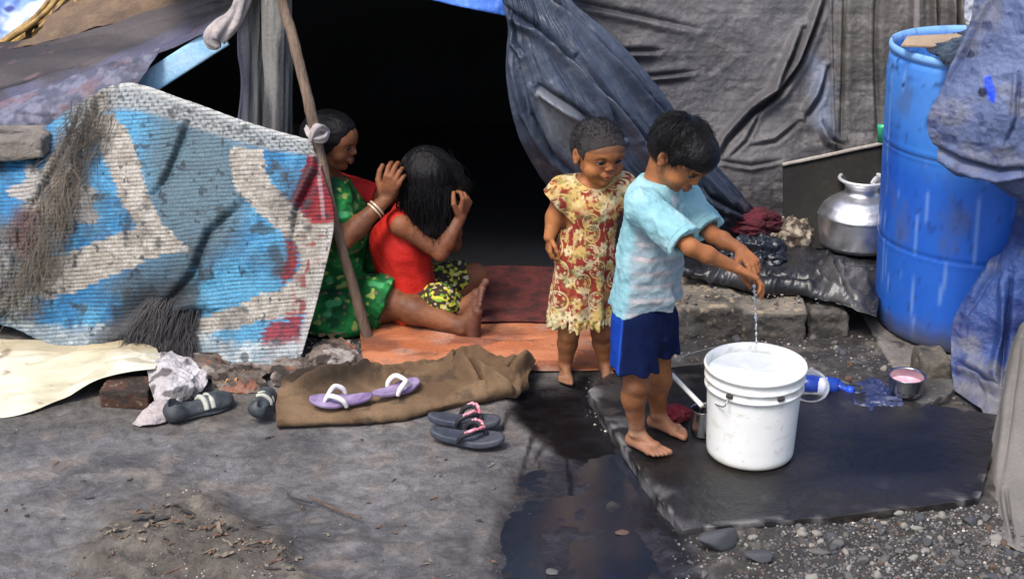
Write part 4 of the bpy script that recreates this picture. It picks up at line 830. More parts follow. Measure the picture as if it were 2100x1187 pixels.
V, Fq = tube([a+A(-.03, .02, 0), a, (a+b)/2, b, b+A(.012, -.008, 0), b+A(.026, -.014, -.004)], [.012, .026, .027, .024, .012, .011], 20, 40); V += .002*fbm(V*40, 3, 4)[:, None]; ob('bottle_body', V, Fq, m_bb, parent=bt)
V, Fq = tube([b+A(.026, -.014, -.004), b+A(.044, -.022, -.006)], .0135, 18); ob('cap', V, Fq, mat('blue_cap', base=(.02, .09, .75), rough=.35), parent=bt)
V, Fq = tube([(a+b)/2+A(-.012, -.006, 0), (a+b)/2+A(.014, -.010, 0)], .0276, 20); ob('bottle_label', V, Fq, mat('pale_label', base=(.55, .58, .75), rough=.5, namt=.4), parent=bt)
q = G(1662, 815, .012); m_clear = mat('clear_dish_plastic', base=(.75, .80, .85), rough=.12, trans=.8, spec=.7, ior=1.4, namt=.1)
V, Fq = lathe(refine([(.001, .0), (.035, .0), (.045, .005), (.056, .030), (.060, .032), (.060, .034), (.054, .033), (.043, .008), (.001, .003)], .004), 48); V = V@np.array([[1, 0, 0], [0, .86, -.5], [0, .5, .86]]).T+q+A(-.012, 0, .02)
ob('clear_dish', V, Fq, m_clear, label='clear plastic dish tilted against the back of the white bucket', cat='dish')
# ---- floor of the tent: orange mat, dark red rug
def omcol(u, v, px, py, S):
    n = fbm(S*A(5, 16, 5), 4, 3); c = lerp(A(.38, .115, .045), A(.52, .20, .10), ss(-.35, .35, n)[..., None]); c = mixc(c, (.15, .055, .035), ss(.0, .45, fbm(S*A(7, 20, 7), 4, 6))*.75)
    c = mixc(c, (.40, .25, .19), ss(.05, .4, fbm(S*9, 4, 16))*.6); return mixc(c, (.16, .09, .065), ss(.15, .45, fbm(S*30, 3, 17))*.6)
m_om = mat('orange_woven_plastic', attr=True, rough=.6, namt=.3, fine=130, bump=.5, bscale=80)
sheet('orange_mat', [[('g', 735, 668, .014), ('g', 860, 662, .016), ('g', 980, 655, .014), ('g', 1150, 652, .016), ('g', 1290, 650, .014)], [('g', 740, 700, .014), ('g', 860, 700, .02), ('g', 990, 695, .012), ('g', 1150, 700, .018), ('g', 1290, 700, .013)],
                     [('g', 742, 748, .010), ('g', 860, 752, .014), ('g', 1000, 752, .012), ('g', 1120, 760, .010), ('g', 1285, 758, .008)]], 260, 90, m_om, lambda u, v, px, py, S: .004*fbm(S*9, 3, 4)+crease(px, py, [(880, 668), (960, 690), (1060, 700)], 6, .008)+crease(px, py, [(900, 720), (1000, 705), (1130, 690)], 6, .008), omcol,
      label='worn orange plastic floor mat at the tent mouth', cat='floor mat')
m_rug = mat('dark_red_rug', base=(.14, .028, .022), base2=(.04, .012, .012), nscale=16, rough=.95, namt=.5, bump=.5)
sheet('red_rug', [[('g', 700, 540, .02), ('g', 960, 545, .022), ('g', 1300, 545, .02)], [('g', 700, 600, .022), ('g', 960, 600, .026), ('g', 1300, 605, .02)], [('g', 700, 664, .022), ('g', 960, 660, .024), ('g', 1300, 662, .02)]], 120, 60, m_rug, lambda u, v, px, py, S: .006*fbm(S*8, 3, 4), label='dark red rug on the tent floor behind the orange mat', cat='rug')
# ---- burlap sack
def bucol(u, v, px, py, S):
    n = fbm(S*9, 4, 3); c = lerp(A(.20, .118, .062), A(.34, .215, .12), ss(-.35, .35, n)[..., None]); c = mixc(c, (.028, .018, .012), 1.2*ss(50, -20, polydist(px, py, [(590, 770), (680, 750), (800, 770), (760, 790), (640, 800)])+40*n)*.75)  # shade in the left-hand folds painted as a dark patch
    return mixc(c, (.06, .045, .032), ss(.15, .45, fbm(S*22, 4, 5))*.6)
def budisp(u, v, px, py, S):
    K = 1.7
    d = .016*fbm(S*A(6, 9, 6), 3, 5, True)+.006*fbm(S*26, 3, 6)
    for L_, w, a in [([(935, 740), (965, 765), (990, 785)], 7, .03), ([(960, 748), (1010, 775), (1050, 790)], 7, .025), ([(600, 790), (690, 770), (790, 775)], 9, .03), ([(820, 745), (850, 738), (880, 742)], 6, .02), ([(720, 760), (760, 780), (830, 770)], 7, .022), ([(1040, 760), (1070, 745), (1095, 740)], 8, .03), ([(900, 730), (960, 720), (1020, 735)], 7, .02)]: d = d+crease(px, py, L_, w, a*1.7)
    return d*ss(0, .06, v)*(.35+.65*ss(1, .8, v))
m_burlap = mat('burlap', attr=True, rough=.95, namt=.4, fine=170, bump=.8, bscale=110, weave=.4, wscale=160)
sheet('burlap_sack', [[('g', 590, 762, .02), ('g', 690, 752, .05), ('g', 780, 748, .045), ('g', 880, 742, .05), ('g', 965, 722, .045), ('g', 1040, 735, .05), ('g', 1098, 738, .03)],
                      [('g', 575, 800, .025), ('g', 680, 790, .035), ('g', 780, 785, .03), ('g', 880, 775, .04), ('g', 970, 765, .05), ('g', 1040, 762, .06), ('g', 1095, 752, .045)],
                      [('g', 566, 835, .025), ('g', 680, 830, .022), ('g', 780, 825, .022), ('g', 880, 812, .03), ('g', 960, 800, .04), ('g', 1030, 790, .045), ('g', 1080, 775, .04)],
                      [('g', 568, 862, .022), ('g', 680, 860, .020), ('g', 780, 853, .020), ('g', 880, 836, .022), ('g', 960, 820, .025), ('g', 1030, 803, .028), ('g', 1080, 790, .024)],
                      [('g', 570, 872, .0), ('g', 680, 869, .0), ('g', 780, 861, .0), ('g', 880, 846, .0), ('g', 960, 830, .0), ('g', 1030, 812, .0), ('g', 1078, 798, .0)]], 300, 130, m_burlap, budisp, bucol, thick=.003,
      label='brown burlap sack spread on the ground beneath the lilac flip flops', cat='sack')
# ---- footwear
def outline(L, Wd, waist=.78, n=48):       # sole outline, toe at +x
    a = np.linspace(0, 2*math.pi, n, endpoint=False); x = np.cos(a)*L/2; t = (x/L+.5)
    w = Wd/2*(.74+.30*ss(.25, .8, t)-.10*np.exp(-((t-.42)/.16)**2)); y = np.sign(np.sin(a))*np.abs(np.sin(a))**.8*w
    return np.stack([x, y], 1)
def frame(o, fx, up=(0, 0, 1)):
    fx = nz(fx); s = nz(np.cross(up, fx)); u = np.cross(fx, s); return np.stack([fx, s, u]), np.asarray(o, float)
def sole(L, Wd, t, bend=0.0):
    o_ = outline(L, Wd); R = []
    for k, z in [(.0, 0), (.9, 0), (.98, .001), (1, .25*t), (1, .75*t), (.97, t), (.85, t*.96), (.5, t*.94), (.02, t*.94)]:
        q = o_*k; R.append(stack3(q[:, 0], q[:, 1], z+bend*(q[:, 0]/L*2)**2))
    R = np.array(R); return R.reshape(-1, 3), grid_faces(len(o_), len(R), True)
def flipflop(name, pos, fx, up, L, ms, mst, label, side=1, strapw=.007, t=.011, wide=False, deco=None, decomat=None, group=None):
    R, o_ = frame(pos, fx, up); r = empty(name, pos, label, 'flip flop', group)
    def w(V): return np.asarray(V)@R+o_
    V, Fq = sole(L, L*.40, t, .012); V[:, 2] += .0008*fbm(V*60, 3, 2); ob('sole', w(V), Fq, ms, parent=r)
    toe = A(L*.27, .06*L*side, t); pk = A(L*.22, .05*L*side, t+.016)
    for sg in (-1, 1):
        V, Fq = tube(w([toe+A(0, 0, -.004), pk, A(L*.10, sg*L*.15, t+.026), A(-.03*L, sg*L*.19, t+.014), A(-.08*L, sg*L*.185, t-.006)]), [strapw*.5, strapw*.8, strapw, strapw, strapw*.8], 10, 26)
        ob('strap', V, Fq, mst, parent=r)
        if deco:
            V, Fq = tube(w([pk+A(0, 0, .009), A(L*.16, sg*L*.11, t+.034), A(L*.09, sg*L*.16, t+.033), A(.02*L, sg*L*.185, t+.026)]), .0042, 8, 40)
            V = V+(.003*vn(V*160, 4))[:, None]; ob('strap_trim', V, Fq, decomat, parent=r)
    return r
m_lil = mat('lilac_rubber', base=(.36, .28, .44), base2=(.17, .11, .24), nscale=26, rough=.8, namt=.6, bump=.4, bscale=60)
m_whs = mat('white_rubber_strap', base=(.75, .72, .70), rough=.5, namt=.15)
a = G(700, 825, .042); fx = G(645, 826, .04)-G(770, 818, .04); flipflop('flip_flop', a, fx, (0.03, -.10, 1), .180, m_lil, m_whs, 'lilac flip flop with white straps at the left on the burlap sack', 1, .0075, group='lilac flip flops')
a = G(812, 803, .047); fx = G(868, 785, .05)-G(770, 815, .05); flipflop('flip_flop', a, fx, (0.0, -.12, 1), .155, m_lil, m_whs, 'lilac flip flop with white straps lying nearer the middle of the sack', -1, .0075, group='lilac flip flops')
m_nav = mat('navy_rubber', base=(.030, .036, .062), base2=(.08, .085, .10), nscale=18, rough=.6, namt=.3, bump=.3)
m_blks = mat('black_strap', base=(.02, .018, .022), rough=.6, namt=.3)
m_pk = mat('pink_flower_trim', base=(.55, .05, .10), base2=(.7, .45, .5), nscale=90, rough=.6, namt=.3)
a = G(958, 905, .01); fx = G(1040, 912, .01)-G(870, 893, .01); flipflop('sandal', a, fx, (0, 0, 1), .21, m_nav, m_blks, 'navy sandal with pink flowered strap, nearer of the pair on bare ground', 1, .0075, .019, deco=1, decomat=m_pk, group='navy sandals')
a = G(952, 875, .01); fx = G(1035, 876, .01)-G(870, 866, .01); flipflop('sandal', a+A(0, 0, .006), fx, (0.0, .05, 1), .205, m_nav, m_blks, 'navy sandal with pink flowered strap, farther of the pair towards the sack', -1, .0075, .019, deco=1, decomat=m_pk, group='navy sandals')
m_blk = mat('black_shoe_rubber', base=(.022, .024, .028), base2=(.07, .08, .09), nscale=14, rough=.5, namt=.3, bump=.3)
def shoe(pos, fx, up, L, label, lying=False):
    R, o_ = frame(pos, fx, up); r = empty('shoe', pos, label, 'shoe')
    s = SDF(.0028); f = lambda *v: (A(*v)*L)@R+o_
    s.ec(f(-.42, 0, .10), f(.36, 0, .07), R[1], (.15*L, .09*L), (.16*L, .06*L), .02); s.rc(f(.2, 0, .10), f(.40, 0, .08), .13*L, .085*L, .03); s.rc(f(-.38, 0, .16), f(-.36, 0, .24), .13*L, .12*L, .03)
    s.ell(f(-.22, 0, .28), A(.26, .105, .16)*L, R, .008, '-'); V, F = s.build(warp=lambda p: .0015*fbm(p*60, 3, 3)); ob('upper', V, F, m_blk, parent=r)
    V, Fq = sole(L*1.02, L*.36, .055*L); ob('outsole', V@R+o_, Fq, mat('grey_outsole', base=(.14, .15, .16), rough=.7, namt=.4), parent=r)
    for q in (.02, .12):
        V, Fq = tube([f(q, -.16, .10), f(q+.01, -.10, .17), f(q+.02, 0, .19), f(q+.01, .10, .17), f(q, .16, .10)], .008*L/.2, 8, 20); ob('strap', V, Fq, mat('pale_strap', base=(.42, .42, .36), rough=.7, namt=.5), parent=r)
    return r
shoe(G(412, 843, .006), G(478, 822, .0)-G(345, 862, .0), (0, -.15, 1), .205, 'worn black shoe with pale straps lying beside the white rag')
shoe(G(536, 830, .03), G(555, 780, .0)-G(515, 835, .0), (.25, -.75, .6), .15, 'black shoe tipped on its side against the edge of the burlap sack')
# ---- left bottom: cream sheet, brick, rag, scraps
def crcol(u, v, px, py, S):
    n = fbm(S*6, 4, 3); c = lerp(A(.60, .555, .40), A(.66, .63, .50), ss(-.3, .3, n)[..., None]); c = mixc(c, (.40, .31, .18), ss(740, 712, py+14*n)*.7); c = mixc(c, (.42, .37, .24), ss(.1, .45, fbm(S*A(9, 16, 9), 4, 5))*.6)
    return mixc(c, (.20, .12, .07), ss(.30, .5, fbm(S*20, 4, 6))*.7)
m_cream = mat('cream_plastic_sheet', attr=True, rough=.45, namt=.10, bump=.35, bscale=18)
sheet('cream_sheet', [[('g', -300, 690, .03), ('g', -80, 696, .03), ('g', 60, 700, .035), ('g', 180, 700, .03), ('g', 270, 700, .05), ('g', 320, 715, .06)],
                      [('g', -300, 760, .02), ('g', -80, 765, .02), ('g', 60, 760, .035), ('g', 170, 745, .045), ('g', 250, 735, .08), ('g', 330, 735, .075)],
                      [('g', -300, 860, .006), ('g', -80, 862, .006), ('g', 40, 850, .008), ('g', 130, 818, .022), ('g', 215, 772, .072), ('g', 318, 755, .082)]], 220, 90, m_cream,
      lambda u, v, px, py, S: .008*fbm(S*6, 3, 5)+.005*fbm(S*A(6, 22, 6), 3, 7, True)*ss(1, .9, v)+crease(px, py, [(60, 745), (160, 720), (260, 712)], 8, .012)+crease(px, py, [(150, 790), (220, 740), (290, 728)], 7, .010), crcol, label='cream coloured plastic sheet lying on the ground at the foot of the mat', cat='plastic sheet')
rock_sdf('brick', [((G(205, 838, 0)[0], G(205, 838, 0)[1], -.005), (G(308, 838, 0)[0], G(205, 838, 0)[1]+.11, .058), .008)], 41, .0035, .004, lambda V: rockcol(V, 42, (.07, .036, .026), (.13, .07, .05)), label='dirty red brick holding up the corner of the cream sheet', cat='brick')
def rgcol(u, v, px, py, S):
    c = lerp(A(.42, .38, .38), A(.55, .52, .53), ss(-.3, .3, fbm(S*18, 3, 3))[..., None]); return mixc(c, (.07, .06, .06), ss(.1, .3, fbm(S*A(25, 18, 25), 3, 5))*.85)
m_wrag = mat('grey_white_rag', attr=True, rough=.9, namt=.3, bump=.6, bscale=60)
sheet('striped_rag', [[('g', 300, 738, .07), ('g', 350, 725, .06), ('g', 400, 745, .05), ('g', 420, 765, .03)], [('g', 305, 775, .06), ('g', 345, 770, .075), ('g', 390, 775, .05), ('g', 425, 785, .03)], [('g', 315, 815, .04), ('g', 345, 815, .04), ('g', 378, 805, .04), ('g', 405, 800, .02)], [('g', 330, 842, .01), ('g', 345, 842, .012), ('g', 360, 836, .012), ('g', 380, 825, .01)]],
      90, 110, m_wrag, lambda u, v, px, py, S: .016*fbm(S*20, 4, 5, True), rgcol, label='torn grey and white rag hanging beside the brick', cat='rag')
sheet('pale_scrap', [[('g', 318, 826, .03), ('g', 350, 822, .04), ('g', 372, 835, .02)], [('g', 290, 850, .012), ('g', 330, 850, .02), ('g', 345, 855, .01)], [('g', 272, 872, .0), ('g', 300, 873, .004), ('g', 338, 868, .0)]], 60, 60, m_rag, crump(.010, 25, 7), label='pale crumpled scrap of paper on the ground in front of the rag', cat='paper')
# husks and rags under the mat and beside the pole base
husk = mat('dry_husk', base=(.42, .28, .15), base2=(.22, .13, .07), nscale=30, rough=.8, namt=.4)
def scrap(name, c, L, wd, ang, m, seed, lift=.012, **kw):
    rg_ = np.random.default_rng(seed+3); d = A(math.cos(ang), math.sin(ang), 0); s_ = A(-d[1], d[0], 0); ctrl = []; bend = rg_.normal(0, .3)
    for i in range(6):
        t_ = i/5-.5; w_ = (.5+.9*rg_.random())*(1-.5*abs(t_)*2); lf = rg_.random()*lift*1.3
        ctrl.append([c+d*L*t_+s_*(wd*q*w_*.5+L*bend*(t_*t_-.1)+wd*rg_.normal(0, .12))+A(0, 0, lf+.5*lift*q*rg_.normal(0, .7)+.002) for q in (-1, 0, 1)])
    S = cr(cr(np.array(ctrl), 20, 0), 9, 1); S = S+stack3(0*S[..., 0], 0*S[..., 0], .2*lift*fbm(S*70, 2, seed)); o = ob(name, S.reshape(-1, 3), grid_faces(9, 20), m, **kw); solid(o, .0007); return o
rg_ = np.random.default_rng(8)
for i, (x, y) in enumerate([(668, 668), (690, 676), (712, 682), (676, 690), (700, 700), (655, 680), (722, 670)]):
    scrap('dry_leaf', G(x, y, .02), .06+.03*rg_.random(), .022+.012*rg_.random(), rg_.normal(0, .5), husk, i, .008, label='curled dry tan leaf beside the foot of the tent pole', cat='leaf', group='dry leaves by the tent pole')
for i, (x, y) in enumerate([(462, 770), (475, 776), (488, 768), (500, 780), (482, 784), (470, 786), (510, 770)]):
    scrap('dry_peel', G(x, y, .012), .035+.02*rg_.random(), .010, rg_.random()*3, mat('orange_peel', base=(.52, .27, .12), base2=(.3, .15, .07), nscale=40, rough=.8) if i == 0 else bpy.data.materials['orange_peel'], 20+i, .014, label='curled orange brown shaving below the mat beside the tipped shoe', cat='shaving', group='shavings below the mat')
m_scr = mat('dirty_fabric_scrap', attr=True, rough=.95, namt=.4, bump=.7, fine=80)
def scrcol(k):
    def f(u, v, px, py, S):
        n = fbm(S*A(16, 22, 16), 4, 60+k); c = lerp(A(.10, .075, .06), A(.17, .135, .115), ss(-.3, .3, n)[..., None]); c = mixc(c, (.38, .34, .31), ss(.12, .25, fbm(S*A(20, 34, 20), 3, 70+k))*[.7, .35, .3, .8][k]); c = mixc(c, (.02, .016, .014), ss(.08, .25, fbm(S*A(14, 30, 14), 3, 80+k))*.9)
        return mixc(c, (.30, .10, .05), ss(.25, .4, fbm(S*18, 3, 90+k))*.6)
    return f
for i, (x0, x1, y0, y1, zt) in enumerate([(380, 470, 725, 775, .03), (440, 560, 748, 800, .02), (560, 640, 735, 790, .03), (630, 742, 700, 765, .04)]):
    sheet('ground_rag', [[('g', x0, y0+8, zt), ('g', (x0+x1)/2, y0, zt), ('g', x1, y0+8, zt*.7)], [('g', x0-6, (y0+y1)/2, zt*.8), ('g', (x0+x1)/2, (y0+y1)/2, zt*1.2), ('g', x1, (y0+y1)/2, zt*.6)], [('g', x0, y1, .002), ('g', (x0+x1)/2, y1+4, .004), ('g', x1, y1, .0)]], 110, 70, m_scr, (lambda i: lambda u, v, px, py, S: .016*fbm(S*A(16, 26, 16), 4, 7+i, True)+.006*fbm(S*50, 3, i))(i), scrcol(i), keep=(lambda i: lambda u, v, px, py, S: fbm(stack3(px*.03, py*.05), 3, 99+i)+1.6*np.minimum(np.minimum(u, 1-u)*3, v*2.5+.1)-.25 > 0)(i),
          label=['grey brown rag trodden under the torn edge of the mat', 'muddy rag between the black shoe and the mat hem', 'brown rag bunched behind the tipped black shoe', 'grey speckled rag heap left of the pole foot'][i], cat='rag')
# stone on the mat (far left)
rock_sdf('flat_rock', [((P(-60, 300, 4.33)[0], 4.26, P(40, 318, 4.3)[2]-.012), (P(104, 290, 4.33)[0], 4.44, P(40, 318, 4.3)[2]+.066), .018)], 51, .005, .012, lambda V: rockcol(V, 52, (.19, .165, .145), (.28, .25, .22)), label='flat grey stone weighing down the top edge of the mat', cat='stone')
# ---- rubble
protos = []
def stone_mesh(seed, n=20):
    V, Fq = sphere((0, 0, 0), 1, n, n//2+2); rg_ = np.random.default_rng(seed); V = V*A(1, .6+.4*rg_.random(), .45+.35*rg_.random())
    for k_ in range(7):
        d = nz(rg_.normal(size=3)); m_ = V@d; lim = .45+.25*rg_.random(); V = V-np.outer(np.maximum(0, m_-lim)*.85, d)
    V = V*(1+.12*fbm(V*1.7, 3, seed))[:, None]; return V, Fq
m_st = [mat('pebble_grey', base=(.17, .16, .155), base2=(.09, .085, .08), nscale=30, rough=.75, namt=.4, bump=.5), mat('pebble_dark', base=(.055, .055, .065), base2=(.1, .1, .11), nscale=30, rough=.45, namt=.4, bump=.5),
        mat('pebble_pale', base=(.33, .31, .28), base2=(.20, .18, .16), nscale=30, rough=.85, namt=.3, bump=.4), mat('pebble_brown', base=(.17, .10, .07), base2=(.09, .06, .05), nscale=30, rough=.8, namt=.4, bump=.5)]
sm = {}
for mi in range(4):
    for k_ in range(3):
        V, Fq = stone_mesh(100+mi*5+k_); sm[(mi, k_)] = mesh_data('rubble_stone', V, Fq, m_st[mi], smooth=False)
names = ['grey', 'dark wet', 'pale', 'brown']
def put(px_, py_, r, mi, lab, grp, zoff=0.0, rg_=RNG, name='rubble_stone'):
    p = G(px_, py_, 0); hh = float(ground_h(np.array([p[0]]), np.array([p[1]]), np.array([px_]), np.array([py_]))[0])
    o = bpy.data.objects.new(name, sm[(mi, int(rg_.integers(3)))]); link(o); o.location = (p[0], p[1], hh+r*.25+zoff); o.scale = (r, r, r)
    o.rotation_euler = (rg_.normal(0, .3), rg_.normal(0, .3), rg_.random()*6.28); return tag(o, lab, 'stone', grp)
rs = np.random.default_rng(77)
gl = {0: 'small grey rubble stone in the gravel below the black slab', 1: 'small dark wet stone in the gravel below the black slab', 2: 'small pale chip in the gravel below the black slab', 3: 'small brown chip in the gravel below the black slab'}
cnt = 0
while cnt < 190:
    x = rs.uniform(1420, 2110); y = rs.uniform(1060, 1215); edge_y = np.interp(x, [1400, 1700, 2010, 2110], [1100, 1085, 1050, 1085])
    dens = ss(1450, 1800, x)*.75+.25
    if y < edge_y or rs.random() > dens: continue
    r = .005+.013*rs.random()**2.2; mi = int(rs.choice(4, p=[.40, .28, .24, .08])); put(x, y, r, mi, gl[mi], 'gravel stones below the slab: '+names[mi], rg_=rs); cnt += 1
gl2 = {0: 'small grey stone in the dirt between the ledge and the bucket', 1: 'small dark stone in the dirt between the ledge and the bucket', 2: 'small pale chip in the dirt between the ledge and the bucket', 3: 'small brown chip in the dirt between the ledge and the bucket'}
for i in range(90):
    x = rs.uniform(1390, 1850); y = rs.uniform(690, 790); mi = int(rs.choice(4, p=[.4, .3, .12, .18])); put(x, y, .005+.012*rs.random()**2, mi, gl2[mi], 'stones in the dirt by the ledge: '+names[mi], rg_=rs)
for i in range(150):
    x = rs.uniform(1385, 1720); y = rs.uniform(570, 645); p = G(x, y, .118); mi = int(rs.choice(4, p=[.3, .1, .4, .2]))
    if p[1] > 4.36 or p[1] < 4.16: continue
    o = bpy.data.objects.new('grit_chip', sm[(mi, int(rs.integers(3)))]); link(o); r = .003+.004*rs.random(); o.location = (p[0], p[1], .118); o.scale = (r, r, r); tag(o, {0: 'grey grit chip lying on top of the concrete ledge', 1: 'dark grit chip lying on top of the concrete ledge', 2: 'pale grit chip lying on top of the concrete ledge', 3: 'brown grit chip lying on top of the concrete ledge'}[mi], 'chip', 'grit on the ledge: '+names[mi])
def solo(px_, py_, r, mi, sx, lab, rot=0.0, z=0.0):
    o = put(px_, py_, r, mi, lab, None, z); o.scale = (r*sx[0], r*sx[1], r*sx[2]); o.rotation_euler = (0.05, .1, rot); o.name = 'loose_stone'; return o
solo(1478, 1128, .062, 1, (1.15, .62, .62), 'large wet blue grey stone just in front of the slab corner', .5)
solo(1840, 1062, .017, 2, (1, .8, .7), 'pale rounded pebble near the slab edge, leftmost of two', .3); solo(1878, 1092, .017, 2, (1.1, .8, .6), 'pale flat pebble in the gravel below the slab, rightmost of two', .1)
solo(1545, 1108, .011, 2, (1.2, .8, .7), 'yellowish chip right beside the large wet stone', .6); solo(1702, 1105, .020, 1, (1, .9, .8), 'dark blue stone in the middle of the gravel strip', .2)
solo(1990, 1075, .022, 1, (1, .9, .8), 'dark stone beside the grey canvas sheet', .2); solo(2040, 1125, .012, 2, (1.1, .8, .8), 'white chip below the hem of the canvas sheet', .2)
solo(1560, 1160, .035, 1, (1.3, .8, .45), 'flat dark stone at the bottom edge of the wet gravel', .2); solo(1680, 1145, .022, 0, (1.3, .8, .5), 'flat grey stone below the dark blue stone', -.2)
solo(1275, 1085, .016, 3, (1.2, .8, .4), 'brown pebble poking out of the puddle', .2); solo(1135, 1168, .018, 0, (1.2, .8, .35), 'flat pebble at the bottom of the puddle', .1)
solo(1440, 1000-18, .004, 2, (1, 1, .8), 'tiny white chip on the black slab in front of the boy', .1, .03)
# small grit: one mass nobody could count
def gritmass(name, n, xr, yr, ms, seed, lab, dens=None, rmin=.0015, rmax=.0055):
    rg_ = np.random.default_rng(seed); V0, F0 = sphere((0, 0, 0), 1, 6, 5); Vs, Fs = [], []; x = rg_.uniform(*xr, n); y = rg_.uniform(*yr, n)
    p = np.array([G(a_, b_, 0) for a_, b_ in zip(x, y)]); hh = ground_h(p[:, 0], p[:, 1], x, y); kp = np.ones(n, bool) if dens is None else dens(x, y, p, rg_)
    cols = []; pal = np.array([(.17, .16, .15), (.06, .06, .065), (.40, .37, .32), (.15, .10, .075), (.10, .095, .09)])
    for i in np.nonzero(kp)[0]:
        r = rg_.uniform(rmin, rmax); Vs.append(V0*A(1, .5+.5*rg_.random(), .6)*r@np.array([[math.cos(i), math.sin(i), 0], [-math.sin(i), math.cos(i), 0], [0, 0, 1]])+A(p[i, 0], p[i, 1], hh[i]+r*.2)); Fs.append(F0+len(V0)*(len(Vs)-1))
        cols.append(np.tile(pal[rg_.choice(5, p=ms)]*(.7+.6*rg_.random()), (len(V0), 1)))
    m_ = bpy.data.materials.get('grit') or mat('grit', attr=True, rough=.8, namt=.3)
    return ob(name, np.concatenate(Vs), np.concatenate(Fs), m_, col=np.concatenate(cols), kind='stuff', label=lab, smooth=False)
nslab = lambda x, y, p, rg_: (polydist(x, y, slab_px) > 4)
gritmass('gravel', 6500, (1380, 2150), (1040, 1230), [.36, .34, .05, .08, .17], 5, 'fine mixed gravel below the slab', lambda x, y, p, rg_: (polydist(x, y, slab_px) > 4) & (rg_.random(len(x)) < (.15+.85*ss(1450, 1780, x))))
gritmass('gravel', 1500, (1200, 2020), (680, 880), [.3, .35, .1, .1, .15], 6, 'dark grit between ledge and slab', nslab)
gritmass('grit', 900, (0, 1060), (800, 1220), [.5, .15, .12, .08, .15], 7, 'scattered dust grains on the bare ground', None, .0008, .0022)
gritmass('grit', 500, (150, 650), (1000, 1230), [.3, .2, .2, .2, .1], 8, 'crumbled earth of the low dirt mound', lambda x, y, p, rg_: polydist(x, y, [(220, 1100), (400, 1010), (600, 1160), (640, 1230), (200, 1230)]) < 0, .001, .004)
gritmass('grit', 700, (620, 770), (690, 770), [.3, .15, .25, .15, .15], 9, 'speckled grit around the pole foot', None, .0015, .004)
# straw and leaf scraps of the mound
m_lf = [mat('pale_leaf', base=(.24, .20, .155), base2=(.14, .11, .08), nscale=30, rough=.85), mat('dark_leaf', base=(.06, .05, .042), base2=(.03, .03, .03), nscale=30, rough=.85), mat('brown_leaf', base=(.19, .11, .07), base2=(.09, .06, .04), nscale=30, rough=.85)]
rg_ = np.random.default_rng(18); lab = ['pale dry leaf shred on the dirt mound in the foreground', 'blackened leaf shred on the dirt mound in the foreground', 'brown leaf shred on the dirt mound in the foreground']
for i in range(60):
    t_ = rg_.random(); x = 230+340*t_+rg_.normal(0, 22); y = 1040+110*abs(t_-.35)*1.2+rg_.normal(18, 22); mi = int(rg_.choice(3, p=[.35, .3, .35])); p = G(x, y, .02); p[2] = float(ground_h(np.array([p[0]]), np.array([p[1]]), np.array([x]), np.array([y]))[0])
    scrap('leaf_shred', p, .02+.05*rg_.random()**2, .006+.012*rg_.random()**2, rg_.normal(.6, .7), m_lf[mi], 40+i, .005, label=lab[mi], cat='leaf', group='leaf shreds on the mound: '+['pale', 'black', 'brown'][mi])
for i, L_ in enumerate([[(330, 1180), (400, 1150), (445, 1128), (470, 1120)], [(410, 1122), (450, 1100), (510, 1082), (560, 1075)], [(630, 1015), (680, 1040), (740, 1062)], [(590, 1010), (600, 1020), (640, 1030)]]):
    V, Fq = tube([G(x, y, .018) for x, y in L_], [.002, .0028, .0024, .0012][:len(L_)], 6, 24); V += .002*fbm(V*30, 2, i)[:, None]; ob('twig', V, Fq, m_lf[2 if i % 2 == 0 else 1], label=['thin brown twig lying left of the dirt mound', 'curved dark twig on the ridge of the mound', 'slender brown straw stretching right from the mound top', 'short dark straw at the tip of the mound'][i], cat='twig')

# small litter trodden into the open ground
rg_ = np.random.default_rng(28)
for i in range(34):
    x, y = rg_.uniform(20, 1020), rg_.uniform(865, 1180); p = G(x, y, .02); p[2] = float(ground_h(np.array([p[0]]), np.array([p[1]]), np.array([x]), np.array([y]))[0]); mi = i % 3
    scrap('litter_scrap', p, .010+.018*rg_.random(), .004+.006*rg_.random(), rg_.random()*3, m_lf[mi], 140+i, .002, label=['tiny pale scrap trodden into the open ground', 'tiny blackened scrap trodden into the open ground', 'tiny brown scrap trodden into the open ground'][mi], cat='scrap', group='litter on the open ground: '+['pale', 'black', 'brown'][mi])
for i in range(40):
    x, y = rs.uniform(10, 1040), rs.uniform(860, 1185); mi = int(rs.choice(4, p=[.5, .3, .05, .15])); put(x, y, .002+.005*rs.random()**2, mi, 'tiny '+names[mi]+' stone on the open dusty ground', 'stones on the open ground: '+names[mi], rg_=rs)
